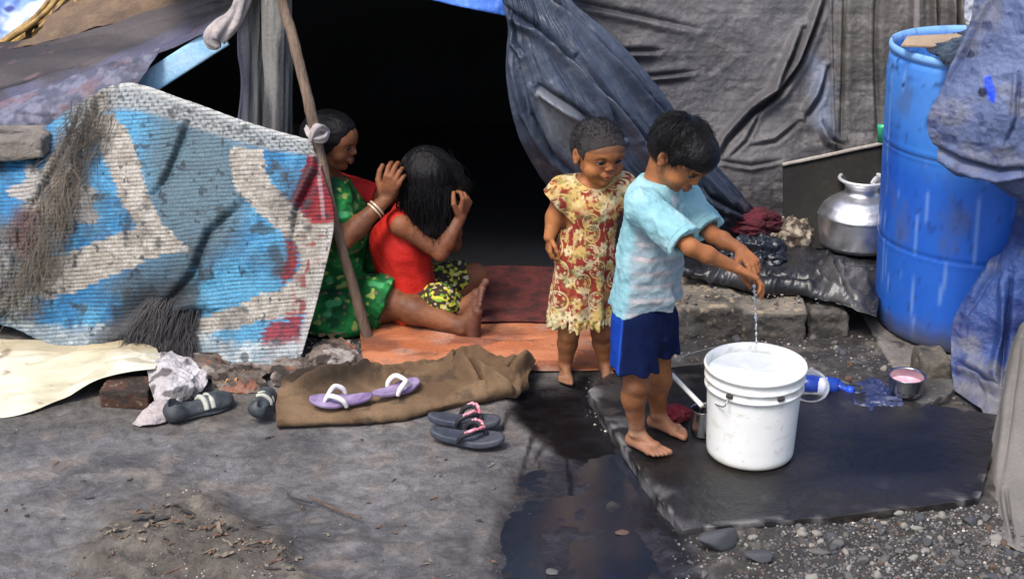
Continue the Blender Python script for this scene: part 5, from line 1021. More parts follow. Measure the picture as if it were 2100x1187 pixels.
# ================================================================ PEOPLE
def basis(fwd, up):
    f = nz(fwd); l = nz(np.cross(up, f)); u = np.cross(f, l); return np.stack([f, l, u])      # rows: forward, left, up
def head(s, c, R, H, adult=False, jaw=1.0, baby=0.0):
    f = lambda *v: (A(*v)*H)@R+c; bb = baby
    s.ell(f(-.06, 0, .13), A(.46, .385, .37)*H, R, .01)                       # cranium
    s.ell(f(.11, 0, -.10), A(.27, .295, .34)*H, R, .03*H*5)
    s.ell(f(.20, 0, .12), A(.22, .26, .18)*H, R, .05*H*4)                     # forehead
    s.rc(f(.10, 0, -.34), f(.24, 0, -.40), .13*H*jaw, .085*H, .05*H)          # jaw, chin
    for e in (-1, 1):
        s.rc(f(.02, e*.22, -.22), f(.20, e*.10, -.37), .09*H*jaw, .07*H, .07*H)
        s.ell(f(.215-.01*bb, e*(.165+.015*bb), -.175-.02*bb), A(.14+.012*bb, .13+.025*bb, .13+.02*bb)*H, R, .05*H)           # cheeks
        s.rc(f(.345-.02*bb, e*.06, .075), f(.30-.02*bb, e*.21, .07), .045*H, .04*H, .05*H)  # brow
        s.ell(f(.42, e*.15, -.010), A(.095, .095, .065)*H, R, .03*H, '-')     # socket
        s.ell(f(.305, e*.15, -.018), A(.088, .088, .075)*H, R, .015*H)        # lids
        s.ell(f(.395, e*.152, -.038), A(.06, .080, .030+.010*bb)*H, R, .008*H, '-')   # the slit
        E = basis(R[0]*.3+R[1]*e*1.0, R[2])
        s.ell(f(-.03, e*.385, -.03), A(.035, .085, .125)*H, E, .012*H)        # ears
        s.ell(f(-.02, e*.425, -.02), A(.022, .045, .07)*H, E, .012*H, '-')
        s.ell(f(-.02, e*.39, -.145), A(.03, .04, .04)*H, E, .012*H)
    s.rc(f(.36-.01*bb, 0, .05-.04*bb), f(.435-.025*bb, 0, -.12), .034*H, (.052-.006*bb)*H, .04*H)             # nose
    for e in (-1, 1): s.ell(f(.395, e*.048, -.145), A(.042, .034, .032)*H, R, .02*H)
    s.ell(f(.355, 0, -.25), A(.06, .12, .07)*H, R, .04*H)
    s.rc(f(.402, -.065, -.262), f(.402, .065, -.262), .024*H, .024*H, .015*H)
    s.rc(f(.395, -.050, -.305), f(.395, .050, -.305), .028*H, .028*H, .012*H)
    s.rc(f(.435, -.09, -.283), f(.435, .09, -.283), .010*H, .010*H, .006*H, '-')
    return f
def eyes(root, f, R, H, gaze, white=(.62, .55, .50)):
    m = bpy.data.materials.get('eyeball') or mat('eyeball', attr=True, rough=.12, namt=.05, spec=.6)
    m2 = bpy.data.materials.get('eyebrow_hair') or mat('eyebrow_hair', base=(.012, .009, .008), rough=.7, namt=.4)
    for e in (-1, 1):
        c = f(.312, e*.15, -.020); V, Fq = sphere(c, .074*H, 28, 20); g = nz(gaze@R); d = ((V-c)/(.074*H))@g
        col = np.tile(A(*white), (len(V), 1)); col = mixc(col, (.035, .015, .008), ss(.66, .74, d)); col = mixc(col, (.004, .003, .003), ss(.955, .97, d)); ob('eye', V, Fq, m, parent=root, col=col)
        V, Fq = tube([f(.385, e*.06, .088), f(.375, e*.14, .115), f(.33, e*.22, .095)], [.015*H, .021*H, .008*H], 8, 20); ob('eyebrow', V, Fq, m2, parent=root)
        V, Fq = tube([f(.392, e*.085, -.020), f(.402, e*.15, -.006), f(.365, e*.215, -.024)], [.008*H, .015*H, .008*H], 6, 20); ob('eyelashes', V, Fq, m2, parent=root)
def hand(s, w, fwd, back, thumb, L, curl=(.5, .6, .4), spread=.10, tcurl=.3, k=None):
    """w wrist, fwd towards the fingers, back = back of the hand, thumb = side the thumb is on"""
    f = nz(fwd); t = nz(np.asarray(thumb)-f*(np.asarray(thumb)@f)); b = np.cross(f, t); b = b*np.sign(b@np.asarray(back)); p = lambda x, y, z: w+L*(x*f+y*t+z*b)
    offs = [.165, .058, -.048, -.145]; kl = [.50, .53, .50, .45]; fl = [.44, .50, .46, .36]; rr = [.060, .062, .058, .050]
    for i in range(4):
        s.rc(p(.02, offs[i]*.45, 0), p(kl[i], offs[i], .01), .085*L, .068*L, .05*L)
    s.ell(p(.27, 0, -.01), A(.26, .18, .075)*L, np.stack([f, t, b]), .04*L)
    for i in range(4):
        a = 0; q = p(kl[i], offs[i], .01); d0 = nz(f+t*offs[i]*spread*8)
        cs = [c_*(1+.12*(i-1.5)*.5) for c_ in curl]
        for j, fr in enumerate((.46, .30, .24)):
            a += cs[j]; d = nz(d0*math.cos(a)-b*math.sin(a)); q2 = q+d*fl[i]*fr*L
            s.rc(q, q2, rr[i]*L*(1-.10*j), rr[i]*L*(.92-.10*j), (k or .012*L)); q = q2
    a0 = p(.08, .12, -.02); a1 = p(.30, .31, -.06-.1*tcurl); a2 = a1+L*.19*nz(f*.85+t*(.45-.7*tcurl)-b*(.15+.5*tcurl)); a3 = a2+L*.13*nz(f*.9+t*(.2-.8*tcurl)-b*(.2+.7*tcurl))
    s.rc(a0, a1, .095*L, .075*L, .03*L); s.rc(a1, a2, .072*L, .062*L, .01*L); s.rc(a2, a3, .062*L, .052*L, .01*L)
def foot(s, ankle, fwd, up, big, L, ra, gz=None):
    """big: side of the big toe"""
    f = nz(np.asarray(fwd)-np.asarray(up)*(np.asarray(fwd)@up)); u = nz(up); m = nz(np.cross(u, f)); m = m*np.sign(m@np.asarray(big)); h = (np.asarray(ankle)@u) if gz is None else None
    o = np.asarray(ankle)-u*(.29*L); p = lambda x, y, z: o+L*(x*f+y*m+z*u)
    s.rc(p(-.02, 0, .29), p(-.10, 0, .115), ra, .115*L, .05*L); s.rc(p(-.12, 0, .11), p(.36, .07, .085), .112*L, .085*L, .04*L); s.rc(p(-.12, -.01, .10), p(.34, -.13, .065), .10*L, .065*L, .05*L)
    s.rc(p(0, 0, .27), p(.34, .03, .10), ra*.88, .085*L, .06*L); s.rc(p(.36, .07, .085), p(.34, -.13, .065), .085*L, .065*L, .04*L)
    for e in (-1, 1): s.ell(p(-.03, e*.115, .27), A(.05, .05, .05)*L, None, .03*L)
    for i, (y, x, tl, r) in enumerate([(.115, .42, .19, .058), (.035, .43, .17, .044), (-.035, .41, .15, .041), (-.095, .385, .13, .039), (-.15, .35, .11, .038)]):
        s.rc(p(x-.06, y*.95, .07), p(x+tl*.45, y, .062), r*L*1.1, r*L*.95, .018*L); s.rc(p(x+tl*.45, y, .062), p(x+tl, y, .045), r*L*.95, r*L, .006*L)
def skinmat(name, a, b): return mat(name, attr=True, base2=None, rough=.50, namt=.22, fine=55, bump=.2, bscale=110, spec=.38, sss=.06, rough2=.68, nscale=14)
m_skin = skinmat('brown_skin', 0, 0)
def skincol(V, a=(.215, .088, .040), b=(.155, .060, .028), seed=1):
    c = lerp(A(*a), A(*b), ss(-.35, .4, fbm(V*13, 4, seed)+.35*fbm(V*55, 3, seed+2))[:, None]); return mixc(c, (.24, .17, .13), ss(.2, .5, fbm(V*26, 4, seed+9))*.22)
def lipcol(c, V, f, H):
    d = np.linalg.norm((V-f(.41, 0, -.283))/A(1, 1, 1), axis=1); return mixc(c, (.13, .035, .03), ss(.11, .07, d/H)*.55)
m_hair = mat('black_hair', base=(.0045, .004, .005), base2=(.009, .008, .009), nscale=60, rough=.40, namt=.5, bump=.4, bscale=160, spec=.22, stretch=(1, 1, 1))
m_crop = mat('cropped_hair', base=(.016, .013, .014), base2=(.032, .025, .024), nscale=90, rough=.7, namt=.5, bump=.5, bscale=220)
def strands(name, n, roots, root, m, r=.0009, seed=0, seg=6, kind='stuff'):
    rg = np.random.default_rng(seed); Vs, Fs, k = [], [], 0
    for i in range(n):
        pts = roots(rg); V, F = tube(pts, [r]*(len(pts)-1)+[r*.35], 3, seg, cap=False); Vs.append(V); Fs.append(np.asarray(F)+k); k += len(V)
    return ob(name, np.concatenate(Vs), np.concatenate(Fs), m, parent=root, kind=kind)

# ---------------------------------------------------------------- the boy
def cloth_warp(fn): return fn
FB = nz(A(.90, -.43, 0)); LB = np.cross(A(0, 0, 1), FB)     # forward, left (left side is away from the camera)
ft1, ft2 = G(1306, 915, .036), G(1350, 878, .036)
boy = empty('person', (ft1+ft2)/2*A(1, 1, 0)+A(0, 0, .034), 'small boy in pale blue shirt and dark blue shorts bending over the white bucket', 'person')
hipN, hipF = P(1300, 650, 3.36), P(1345, 640, 3.47); pel = (hipN+hipF)/2
kneeN, kneeF = P(1304, 785, 3.345), P(1352, 775, 3.47)
shN, shF = P(1322, 424, 3.33), P(1404, 412, 3.50); neck = P(1347, 388, 3.425)
hc = P(1396, 318, 3.40); RB = basis(nz(A(.60, -.54, -.56)), nz(A(.46, -.22, .80))); HB = .176
elN, wrN = P(1416, 507, 3.22), P(1512, 551, 3.235); elF, wrF = P(1462, 482, 3.42), P(1520, 512, 3.345)
anN, anF = ft1+A(0, 0, .044), ft2+A(0, 0, .044)
s = SDF(.0021)
s.ec(pel+A(0, 0, -.01), (pel+neck)/2, LB, (.080, .058), (.076, .056), .03); s.ec((pel+neck)/2, neck+A(-.01, 0, -.03), LB, (.076, .056), (.078, .050), .03)
s.rc(neck+A(-.008, 0, -.015), hc+(A(-.14, 0, -.22)*HB)@RB, .037, .038, .03)
fh = head(s, hc, RB, HB, baby=.7)
for a, b, c_, d in ((shN, elN, wrN, 0), (shF, elF, wrF, 1)):
    s.rc(neck+A(0, 0, -.03), a+A(0, 0, -.006), .030, .029, .03); s.rc(a, b, .028, .0195, .015); s.rc(b, b+(c_-b)*.35, .0205, .0205, .012); s.rc(b+(c_-b)*.35, c_, .0205, .0138, .012)
hand(s, wrN, P(1552, 572, 3.235)-wrN, A(.25, -.55, .8), A(.1, .9, -.35), .108, (.45, .55, .35), .12, .35)
hand(s, wrF, P(1548, 545, 3.30)-wrF, A(.2, .35, .9), A(.2, -.8, -.4), .106, (.6, .7, .5), .05, .5)
for hip, kn, an, k_ in ((hipN, kneeN, anN, 0), (hipF, kneeF, anF, 1)):
    s.rc(hip, kn, .044, .031, .02); s.rc(kn, kn+(an-kn)*.3+A(-.007, .002, 0), .031, .0305, .012); s.rc(kn+(an-kn)*.3+A(-.007, .002, 0), an, .0305, .0195, .015); s.ell(kn+A(.010, -.006, -.004), A(.021, .023, .026), None, .015)
foot(s, anN, G(1388, 944, .034)-G(1300, 912, .034), (0, 0, 1), LB, .150, .0205); foot(s, anF, G(1415, 905, .034)-G(1340, 880, .034), (0, 0, 1), -LB, .148, .0205)
V, F = s.build(warp=lambda p: .0006*fbm(p*55, 2, 3))
c = lipcol(skincol(V, (.33, .125, .045), (.21, .078, .032)), V, fh, HB); ft = ss(.09, .045, V[:, 2]); c = mixc(c, (.25, .14, .10), ft*.55); c = mixc(c, (.30, .21, .16), ss(.26, .10, V[:, 2])*ss(.05, .35, fbm(V*22, 4, 71))*.45)
ob('body', V, F, m_skin, parent=boy, col=c); eyes(boy, fh, RB, HB, A(.85, 0, -.5))
# hair
def hairbase(s, f, R, H, front=.30, low=-.12, grow=1.0, side=.30):
    s.ell(f(-.065, 0, .15), A(.475, .405, .385)*H*grow, R, .01)
    s.ell(f(-.22, 0, .0), A(.30, .35, .30)*H*grow, R, .03)
s = SDF(.0021); hairbase(s, fh, RB, HB, grow=1.03); s.ell(fh(.24, 0, .24), A(.235, .30, .20)*HB, RB, .03)
for e in (-1, 1): s.rc(fh(.10, e*.36, .12), fh(.06, e*.375, -.03), .05*HB, .03*HB, .02)
s.cut(fh(.0, 0, -.24), -RB[2]+RB[0]*.15, .01)
s.ell(fh(.42, 0, -.13), A(.32, .50, .215)*HB, RB, .008, '-'); 
for e in (-1, 1): s.ell(fh(.02, e*.42, -.14), A(.14, .12, .17)*HB, RB, .008, '-')
s.rc(neck+A(-.01, 0, -.01), fh(-.12, 0, -.30), .04, .045, .01, '-')
V, F = s.build(warp=lambda p: .0018*fbm(p*60, 3, 6)+.0010*fbm(p*200, 2, 3)); hb = ob('hair', V, F, m_hair, parent=boy)
Nn = None
def boyroots(rg):
    while True:
        d = nz(rg.normal(size=3)); q = A(-.065, 0, .15)+d*A(.48, .41, .39)
        if q[2] > -.10 and not (q[0] > .16 and q[2] < .16) and not (abs(q[1]) > .3 and q[2] < .02 and q[0] > -.15): break
    cr_ = A(-.25, .05, .5); tg = q-cr_; tg = nz(tg-d*(tg@d)); tg = nz(tg+rg.normal(0, .16, 3)); L_ = .14+.07*rg.random()
    return [fh(*q*1.0), fh(*(q+tg*L_*.5+d*.020)), fh(*(q+tg*L_+d*.004))]
strands('hair_strands', 2600, boyroots, boy, m_hair, .0007, 3, 4)
# shirt
s = SDF(.0024); mid = (pel+neck)/2; hem = pel+A(-.008, .004, .012)
s.ec(hem+A(0, 0, -.02), mid, LB, (.110, .086), (.092, .070), .03); s.ec(mid, neck+A(-.012, 0, -.04), LB, (.092, .070), (.086, .057), .03)
slN, slF = shN+(elN-shN)*.86, shF+(elF-shF)*.80
for a, b in ((shN, slN), (shF, slF)):
    s.rc(neck+A(-.005, 0, -.03), a+A(0, 0, -.002), .042, .041, .03); s.rc(a+A(0, 0, -.002), b+(b-a)*.10, .039, .0405, .02)
s.rc(neck+A(-.014, 0, -.020), neck+A(.004, -.003, .016), .056, .050, .03)
for a, b in ((shN, slN), (shF, slF)):          # open sleeve ends
    d = nz(b-a); s.fn((lambda b, d: lambda p: np.maximum(-((p-b)@d), np.linalg.norm(p-b, axis=-1)-.085))(b, d), b-.085, b+.085, .003, '-'); s.rc(b+d*.04, b-d*.035, .038, .028, .003, '-')
hn = nz(A(.04, 0, -1))
s.ec(pel+A(0, 0, -.12), pel+A(0, 0, .0), LB, (.103, .080), (.096, .074), .004, '-')
s.cut(neck+A(.012, -.005, .028), nz(RB[2]*.2+A(.05, 0, 1)), .004); s.rc(neck+A(.0, 0, .0), neck+A(.03, -.01, .05), .036, .040, .004, '-')
ax_ = nz(neck-pel)
s.cut(P(1312, 622, 3.40), hn, .004)
def shirtwarp(p):
    q = p-mid; a = np.arctan2(q@LB, q@FB); z_ = p[:, 2]
    w = .0090*fbm(stack3(p[:, 0]*13+p[:, 2]*7, p[:, 1]*13, p[:, 2]*9-p[:, 0]*5), 3, 4, True)+.0035*fbm(p*A(30, 30, 18), 3, 5, True)
    w += .0060*np.sin(a*5+z_*9)*ss(.60, .45, z_)*ss(.385, .43, z_); w += .004*np.sin((p@nz(A(.5, 0, .8)))*95+3*fbm(p*8, 2, 1))*ss(.05, .14, p@FB-mid@FB+.04)*ss(.65, .5, z_)
    k_ = ss(.045, .11, np.linalg.norm(p-neck, axis=1)); return -w*(.15+.85*k_)+.0005
V, F = s.build(warp=shirtwarp); sx, sy = proj(V); n_ = fbm(V*14, 3, 3)
c = lerp(A(.23, .44, .49), A(.34, .55, .59), ss(-.3, .3, n_)[:, None]); fr = (V-mid)@FB; stripe_zone = ss(-.03, .0, fr-.0+.012*n_)*ss(.68, .64, V[:, 2])*ss(.0, .01, .10-np.abs((V-slN)@nz(elN-shN)+.0)*0)
slv = np.minimum.reduce([np.linalg.norm((V-a)-np.clip(((V-a)@(b-a))/((b-a)@(b-a)), .35, 1.2)[:, None]*(b-a), axis=1) for a, b in ((shN, slN), (shF, slF))]); stripe_zone = stripe_zone*ss(.055, .066, slv)
zz = V[:, 2]+.05*fr; zz = zz+.004*fbm(V*25, 3, 44); stripe_zone = stripe_zone*(.65+.35*ss(-.2, .2, fbm(V*30, 3, 45))); st = .5+.5*np.sin(zz*2*math.pi/.037); st2 = .5+.5*np.sin(zz*2*math.pi/.037+2.4)
c = mixc(c, (.25, .28, .30), stripe_zone*.95); c = mixc(c, (.26, .33, .40), stripe_zone*ss(.55, .9, st)*.8); c = mixc(c, (.52, .42, .45), stripe_zone*ss(.72, .95, st2)*.6)
cl = np.linalg.norm(V-(neck+A(.03, -.015, -.03)), axis=1); c = mixc(c, (.62, .62, .62), ss(.052, .040, cl)*ss(-.1, .2, fbm(V*50, 2, 3))*ss(.0, .02, fr)*.7)
c = mixc(c, (.12, .2, .22), ss(.3, .5, fbm(V*20, 4, 17))*.25)
for a_, b_ in ((shN, slN), (shF, slF)):
    t_ = (V-b_)@nz(b_-a_); near_ = ss(.07, .06, np.linalg.norm(V-b_, axis=1)); c = mixc(c, (.10, .25, .29), near_*ss(.0016, .0006, np.abs(t_+.011))*.7)
c = mixc(c, (.12, .26, .30), ss(.0020, .0008, np.abs((V-P(1312, 622, 3.40))@hn+.010))*.6)
m_shirt = mat('pale_blue_cotton', attr=True, rough=.85, namt=.12, fine=140, bump=.35, bscale=160, spec=.2)
ob('shirt', V, F, m_shirt, parent=boy, col=c)
# collar
s = SDF(.0021); 
for e in (-1, 1):
    a = neck+A(-.035, 0, .012)+LB*e*.01; b = neck+LB*e*.040+FB*.012+A(0, 0, .0); d = neck+LB*e*.022+FB*.060+A(0, 0, -.045); s.ec(a, b, A(0, 0, 1), (.014, .005), (.016, .005), .01); s.ec(b, d, nz(LB*e+A(0, 0, .5)), (.017, .005), (.010, .0045), .01)
V, F = s.build(); ob('collar', V, F, mat('dull_collar_cloth', base=(.30, .60, .66), base2=(.5, .55, .56), nscale=50, rough=.85, namt=.3), parent=boy)
# shorts
s = SDF(.0024); s.ec(pel+A(0, 0, -.045), pel+A(0, 0, .05), LB, (.093, .072), (.086, .064), .02)
for hip, kn, e in ((hipN, kneeN, -1), (hipF, kneeF, 1)): s.ec(hip-LB*e*.006+A(0, 0, -.01), kn+A(-.004, e*.004, .004), LB, (.057, .060), (.059, .060), .015)
for hip, kn, zc in ((hipN, kneeN, P(1300, 764, 3.36)[2]), (hipF, kneeF, P(1350, 745, 3.47)[2])):
    s.ec(kn+A(0, 0, -.03), kn+A(0, 0, .065), LB, (.053, .054), (.045, .046), .004, '-')
s.cut((P(1300, 742, 3.36)+P(1350, 722, 3.47))/2, A(-.05, 0, -1), .003)
def shortwarp(p):
    r = 0
    for hip, kn in ((hipN, kneeN), (hipF, kneeF)):
        q = p-kn; a = np.arctan2(q@LB, q@FB); r = r+.0045*np.sin(a*6+p[:, 2]*14)*ss(.42, .24, p[:, 2])*ss(.11, .04, np.hypot(q[:, 0], q[:, 1]))
    return r-.003*fbm(p*A(22, 22, 10), 3, 5, True)
V, F = s.build(warp=shortwarp); fr = (V-pel)@FB; nearside = (V-pel)@LB
c = np.tile(A(.003, .008, .042), (len(V), 1)); bluep = ss(-.012, -.022, fr+.004*vn(V*30, 3)); c = mixc(c, (.006, .042, .30), bluep); c = mixc(c, (.03, .10, .5), ss(.004, .001, np.abs(fr+.020))*.5)
c = mixc(c, (.02, .03, .10), ss(.25, .5, fbm(V*25, 3, 3))*.5)
ob('shorts', V, F, mat('navy_cotton', attr=True, rough=.9, namt=.2, fine=120, bump=.3, bscale=130, spec=.15), parent=boy, col=c)

# ---------------------------------------------------------------- the toddler
TB = A(.235, 3.86, 0); FT = nz(A(.30, -1, 0)); LT = np.cross(A(0, 0, 1), FT)
f1, f2 = G(1155, 775, .0), G(1243, 772, .0)
tod = empty('person', (f1+f2)/2, 'barefoot toddler in a red and cream paisley dress standing behind the boy', 'person')
hc = P(1228, 312, 3.86); HT = .176; RT = basis(nz(A(.42, -.90, -.10)), nz(A(.10, -.12, .98)))
chest = P(1212, 420, 3.875); pelT = P(1200, 590, 3.88); shR, shL = P(1158, 392, 3.865), P(1275, 385, 3.90); nk = P(1216, 368, 3.885)
elR, wrR = P(1138, 446, 3.865), P(1127, 486, 3.84)
s = SDF(.0021); s.ec(pelT, chest, LT, (.072, .06), (.070, .056), .03); s.ec(chest, nk+A(0, 0, -.035), LT, (.070, .056), (.062, .045), .03); s.rc(nk+A(0, 0, -.01), hc+A(0, .02, -.05), .032, .036, .03)
fh = head(s, hc, RT, HT, jaw=1.0, baby=1.0)
elL, wrL = P(1302, 450, 3.90), P(1312, 500, 3.88)
for a, b, c_ in ((shR, elR, wrR), (shL, elL, wrL)):
    s.rc(nk+A(0, 0, -.03), a, .033, .031, .03); s.rc(a, b, .031, .025, .015); s.rc(b, c_, .026, .017, .015)
hand(s, wrR, A(-.02, -.12, -1), A(-.9, -.35, 0), A(.35, -.9, 0), .082, (.45, .6, .4), .06, .3); hand(s, wrL, A(0, -.25, -.9), A(.9, -.3, 0), A(-.3, -.9, 0), .082, (.5, .7, .5), .05, .3)
for hip, an, x in ((pelT+A(-.038, 0, 0), f1+A(.006, .012, .042), -1), (pelT+A(.038, 0, 0), f2+A(-.004, .012, .042), 1)):
    kn = (hip+an)/2+A(.0, -.01, -.02); s.rc(hip, kn, .048, .031, .02); s.rc(kn, kn+(an-kn)*.35+A(0, .006, 0), .030, .030, .01); s.rc(kn+(an-kn)*.35+A(0, .006, 0), an, .030, .0195, .01)
    foot(s, an, A(.12+.1*x, -1, 0), (0, 0, 1), A(-x, 0, 0), .122, .020)
V, F = s.build(warp=lambda p: .0006*fbm(p*55, 2, 3)); c = lipcol(skincol(V, (.40, .155, .052), (.26, .092, .036), 5), V, fh, HT); c = mixc(c, (.20, .13, .10), ss(.06, .02, V[:, 2])*.5)
c = mixc(c, (.11, .045, .024), ss(.20, .12, V[:, 2])*.4); q_ = ((V-hc)@RT.T)/HT; c = mixc(c, (.05, .03, .022), ss(.13, .19, q_[:, 2]+.15*np.abs(q_[:, 1])+.02*vn(V*160, 3))*(q_[:, 2] > 0)*(np.abs(q_[:, 1]) < .5)*.6)
ob('body', V, F, m_skin, parent=tod, col=c); eyes(tod, fh, RT, HT, A(.80, .15, -.45))
s = SDF(.0021); s.ell(fh(-.063, 0, .140), A(.464, .390, .371)*HT, RT, .01); s.ell(fh(.20, 0, .125), A(.227, .266, .186)*HT, RT, .03); s.ell(fh(-.20, 0, .0), A(.30, .34, .30)*HT, RT, .03)
for e in (-1, 1): s.ell(fh(.06, e*.33, .05), A(.10, .05, .14)*HT, RT, .01)
s.cut(fh(0, 0, -.22), -RT[2]+RT[0]*.2, .01); s.ell(fh(.44, 0, -.085), A(.31, .40, .285)*HT, RT, .02, '-')
for e in (-1, 1): s.ell(fh(.02, e*.42, -.14), A(.13, .12, .16)*HT, RT, .008, '-')
V, F = s.build(warp=lambda p: .0006*fbm(p*60, 2, 6)-.0014); ob('hair', V, F, m_crop, parent=tod)
def todroots(rg):
    while True:
        d = nz(rg.normal(size=3)); q = A(-.065, 0, .145)+d*A(.47, .398, .377)
        if q[2] > -.08 and not (q[0] > .1 and q[2] < .30) and not (abs(q[1]) > .3 and q[2] < .02): break
    tg = nz(rg.normal(0, .5, 3)+A(.4, 0, -.3)); return [fh(*q), fh(*(q+tg*.02+d*.02)), fh(*(q+tg*.045+d*.022))]
strands('hair_strands', 1800, todroots, tod, m_hair, .0005, 5, 3)
# dress
s = SDF(.0024); hemz = P(1190, 650, 3.86)[2]; hemc = P(1188, 655, 3.88)
s.ec(hemc, P(1200, 520, 3.88), LT, (.097, .086), (.083, .074), .03); s.ec(P(1200, 520, 3.88), chest, LT, (.083, .074), (.080, .066), .03); s.ec(chest, nk+A(0, 0, -.038), LT, (.080, .066), (.070, .054), .03)
slR, slL = shR+A(-.030, -.002, -.030), shL+A(.030, 0, -.030)
for a, b in ((shR, slR), (shL, slL)):
    s.rc(nk+A(0, 0, -.03), a, .040, .042, .03); d = nz(b-a); s.rc(a, b+d*.03, .042, .047, .02); s.fn((lambda b, d: lambda p: np.maximum(-((p-b)@d), np.linalg.norm(p-b, axis=-1)-.09))(b, d), b-.09, b+.09, .003, '-'); s.rc(b+d*.04, b-d*.03, .041, .032, .004, '-')
s.cut(hemc, A(0, 0, -1), .003); s.ec(hemc+A(0, 0, -.1), hemc+A(0, 0, .06), LT, (.090, .079), (.072, .063), .004, '-')
s.ell(nk+A(.0, -.015, .022), A(.052, .055, .050), None, .004, '-')
def dresswarp(p):
    q = p-pelT; a = np.arctan2(q@LT, q@FT); z_ = p[:, 2]
    return -(.006*np.sin(a*8+1.5*fbm(p*5, 2, 3))*ss(.50, .22, z_)+.003*fbm(p*A(20, 20, 12), 3, 4, True))+.005*ss(hemz+.012, hemz, z_)*np.sin(a*26)
V, F = s.build(warp=dresswarp)
uu = (V-pelT)@LT; vv = V[:, 2]; c = np.tile(A(.26, .035, .025), (len(V), 1)); cream = lerp(A(.60, .44, .15), A(.66, .58, .34), ss(-.3, .3, fbm(V*30, 2, 3))[:, None])
arc = np.arctan2(uu, -(V-pelT)@(-FT)*1.0)*.098; uu = arc
m_ = np.zeros(len(V)); rg = np.random.default_rng(12); cell = .062
bpos = []
for i in range(-5, 6):
    for j in range(0, 10):
        cx, cy = (i+.5*(j % 2))*cell+rg.normal(0, .004), .18+j*cell*.80+rg.normal(0, .004); dx, dy = uu-cx, vv-cy
        r_ = np.hypot(dx, dy); th = np.arctan2(dy, dx); 
        if (i+j) % 2 == 0:      # paisley drop: ring, inner ring, dots, curled tail
            rr = r_*(1+.35*np.sin(th-1.2)*(1 if j % 3 else -1)); R0 = .025
            m_ = np.maximum(m_, ss(.0030, .0014, np.abs(rr-R0))); m_ = np.maximum(m_, ss(.0022, .0012, np.abs(rr-R0*.70))*ss(-.6, .2, np.sin(th*9))); m_ = np.maximum(m_, ss(.0060, .0046, r_+.0025*np.cos(th*5)))
            c = mixc(c, (.30, .03, .06), ss(.003, .002, r_))
        else:                   # flower with six petals
            m_ = np.maximum(m_, ss(.001, -.001, r_-(.0115+.0075*np.abs(np.cos(th*3)))))
            c_in = ss(.0045, .0030, r_); m_ = m_*(1-.8*c_in)
vine = np.abs(np.sin((uu+.35*vv)*70+3*fbm(stack3(uu*20, vv*20), 2, 4))); m_ = np.maximum(m_, ss(.16, .08, vine)*ss(-.2, .1, fbm(stack3(uu*40, vv*40), 2, 9))*.85)
m_ = np.maximum(m_, ss(hemz+.045, hemz+.028, vv)*ss(-.55, -.1, np.sin(uu*230)*np.sin(vv*260))); m_ = np.maximum(m_, ss(.52, .57, vv)*ss(-.25, .1, fbm(V*55, 2, 8))*.9); m_ = np.maximum(m_, ss(.35, .20, vv)*ss(.0, .2, fbm(V*60, 2, 18))*.7); m_ = np.maximum(m_, ss(.2, .3, fbm(stack3(uu*55, vv*55), 3, 77))*.8); m_ = m_*(.75+.25*ss(-.3, .1, fbm(V*80, 2, 71)))
c = c*(1-m_[:, None])+cream*m_[:, None]; c = mixc(c, (.10, .13, .04), ss(.25, .4, fbm(V*60, 2, 28))*.55)
ob('dress', V, F, mat('printed_cotton', attr=True, rough=.85, namt=.12, fine=140, bump=.35, bscale=150, spec=.2), parent=tod, col=c)

# ---------------------------------------------------------------- the woman
YW = 4.36; wom = empty('person', G(690, 660, .0), 'seated woman in green printed sari and red blouse, grooming the girl\'s hair', 'person')
hc = P(680, 290, YW-.02); HW = .180; FW = nz(A(.93, -.28, -.10)); RW = basis(FW, A(.08, 0, 1)); LW = RW[1]
pelW = P(668, 625, YW+.02); chW = P(686, 455, YW+.02); nkW = P(672, 368, YW+.01); sN = P(682, 405, YW-.11); sF = P(712, 388, YW+.14)
eN, wN = P(705, 492, YW-.20), P(792, 408, YW-.13); eF, wF = P(775, 408, YW+.12), P(818, 395, YW+.08)
s = SDF(.0026); s.ec(pelW, chW, LW, (.13, .10), (.115, .085), .04); s.ec(chW, nkW+A(0, 0, -.05), LW, (.115, .085), (.10, .06), .04); s.rc(nkW+A(0, 0, -.02), hc+A(-.02, 0, -.06), .043, .045, .03)
fh = head(s, hc, RW, HW, jaw=.95)
for a, b, c_, ra in ((sN, eN, wN, .040), (sF, eF, wF, .040)):
    s.rc(nkW+A(0, 0, -.04), a, .045, .042, .03); s.rc(a, b, ra, .031, .02); s.rc(b, b+(c_-b)*.3, .031, .032, .01); s.rc(b+(c_-b)*.3, c_, .032, .020, .02)
hand(s, wN, P(812, 352, YW-.14)-wN, A(-.5, -.8, .3), A(-.5, .1, .5), .145, (.6, .8, .5), .16, .3); hand(s, wF, P(850, 362, YW+.05)-wF, A(-.3, .6, .8), A(-.3, -.3, .7), .155, (.6, .6, .4), .1, .3)
kW = P(800, 618, YW-.10); anW = G(942, 668, .045); kW2 = P(775, 560, YW+.10); an2 = G(925, 655, .05)+A(0, .06, 0)
s.rc(pelW+A(.02, -.07, -.02), kW, .085, .062, .03); s.rc(kW, kW+(anW-kW)*.35, .050, .046, .02); s.rc(kW+(anW-kW)*.35, anW, .046, .028, .02)
s.rc(pelW+A(.02, .08, -.02), kW2, .085, .062, .03); s.rc(kW2, an2, .055, .030, .02)
foot(s, anW+A(.008, 0, .0), A(.12, -.02, 1), A(-1, .05, .12), A(0, 1, 0), .205, .030); foot(s, an2+A(.02, 0, .01), A(.38, .1, 1), A(-1, 0, .38), A(0, -1, 0), .205, .030)
V, F = s.build(warp=lambda p: .0007*fbm(p*50, 2, 3)); c = lipcol(skincol(V, (.22, .082, .036), (.125, .046, .022), 8), V, fh, HW)
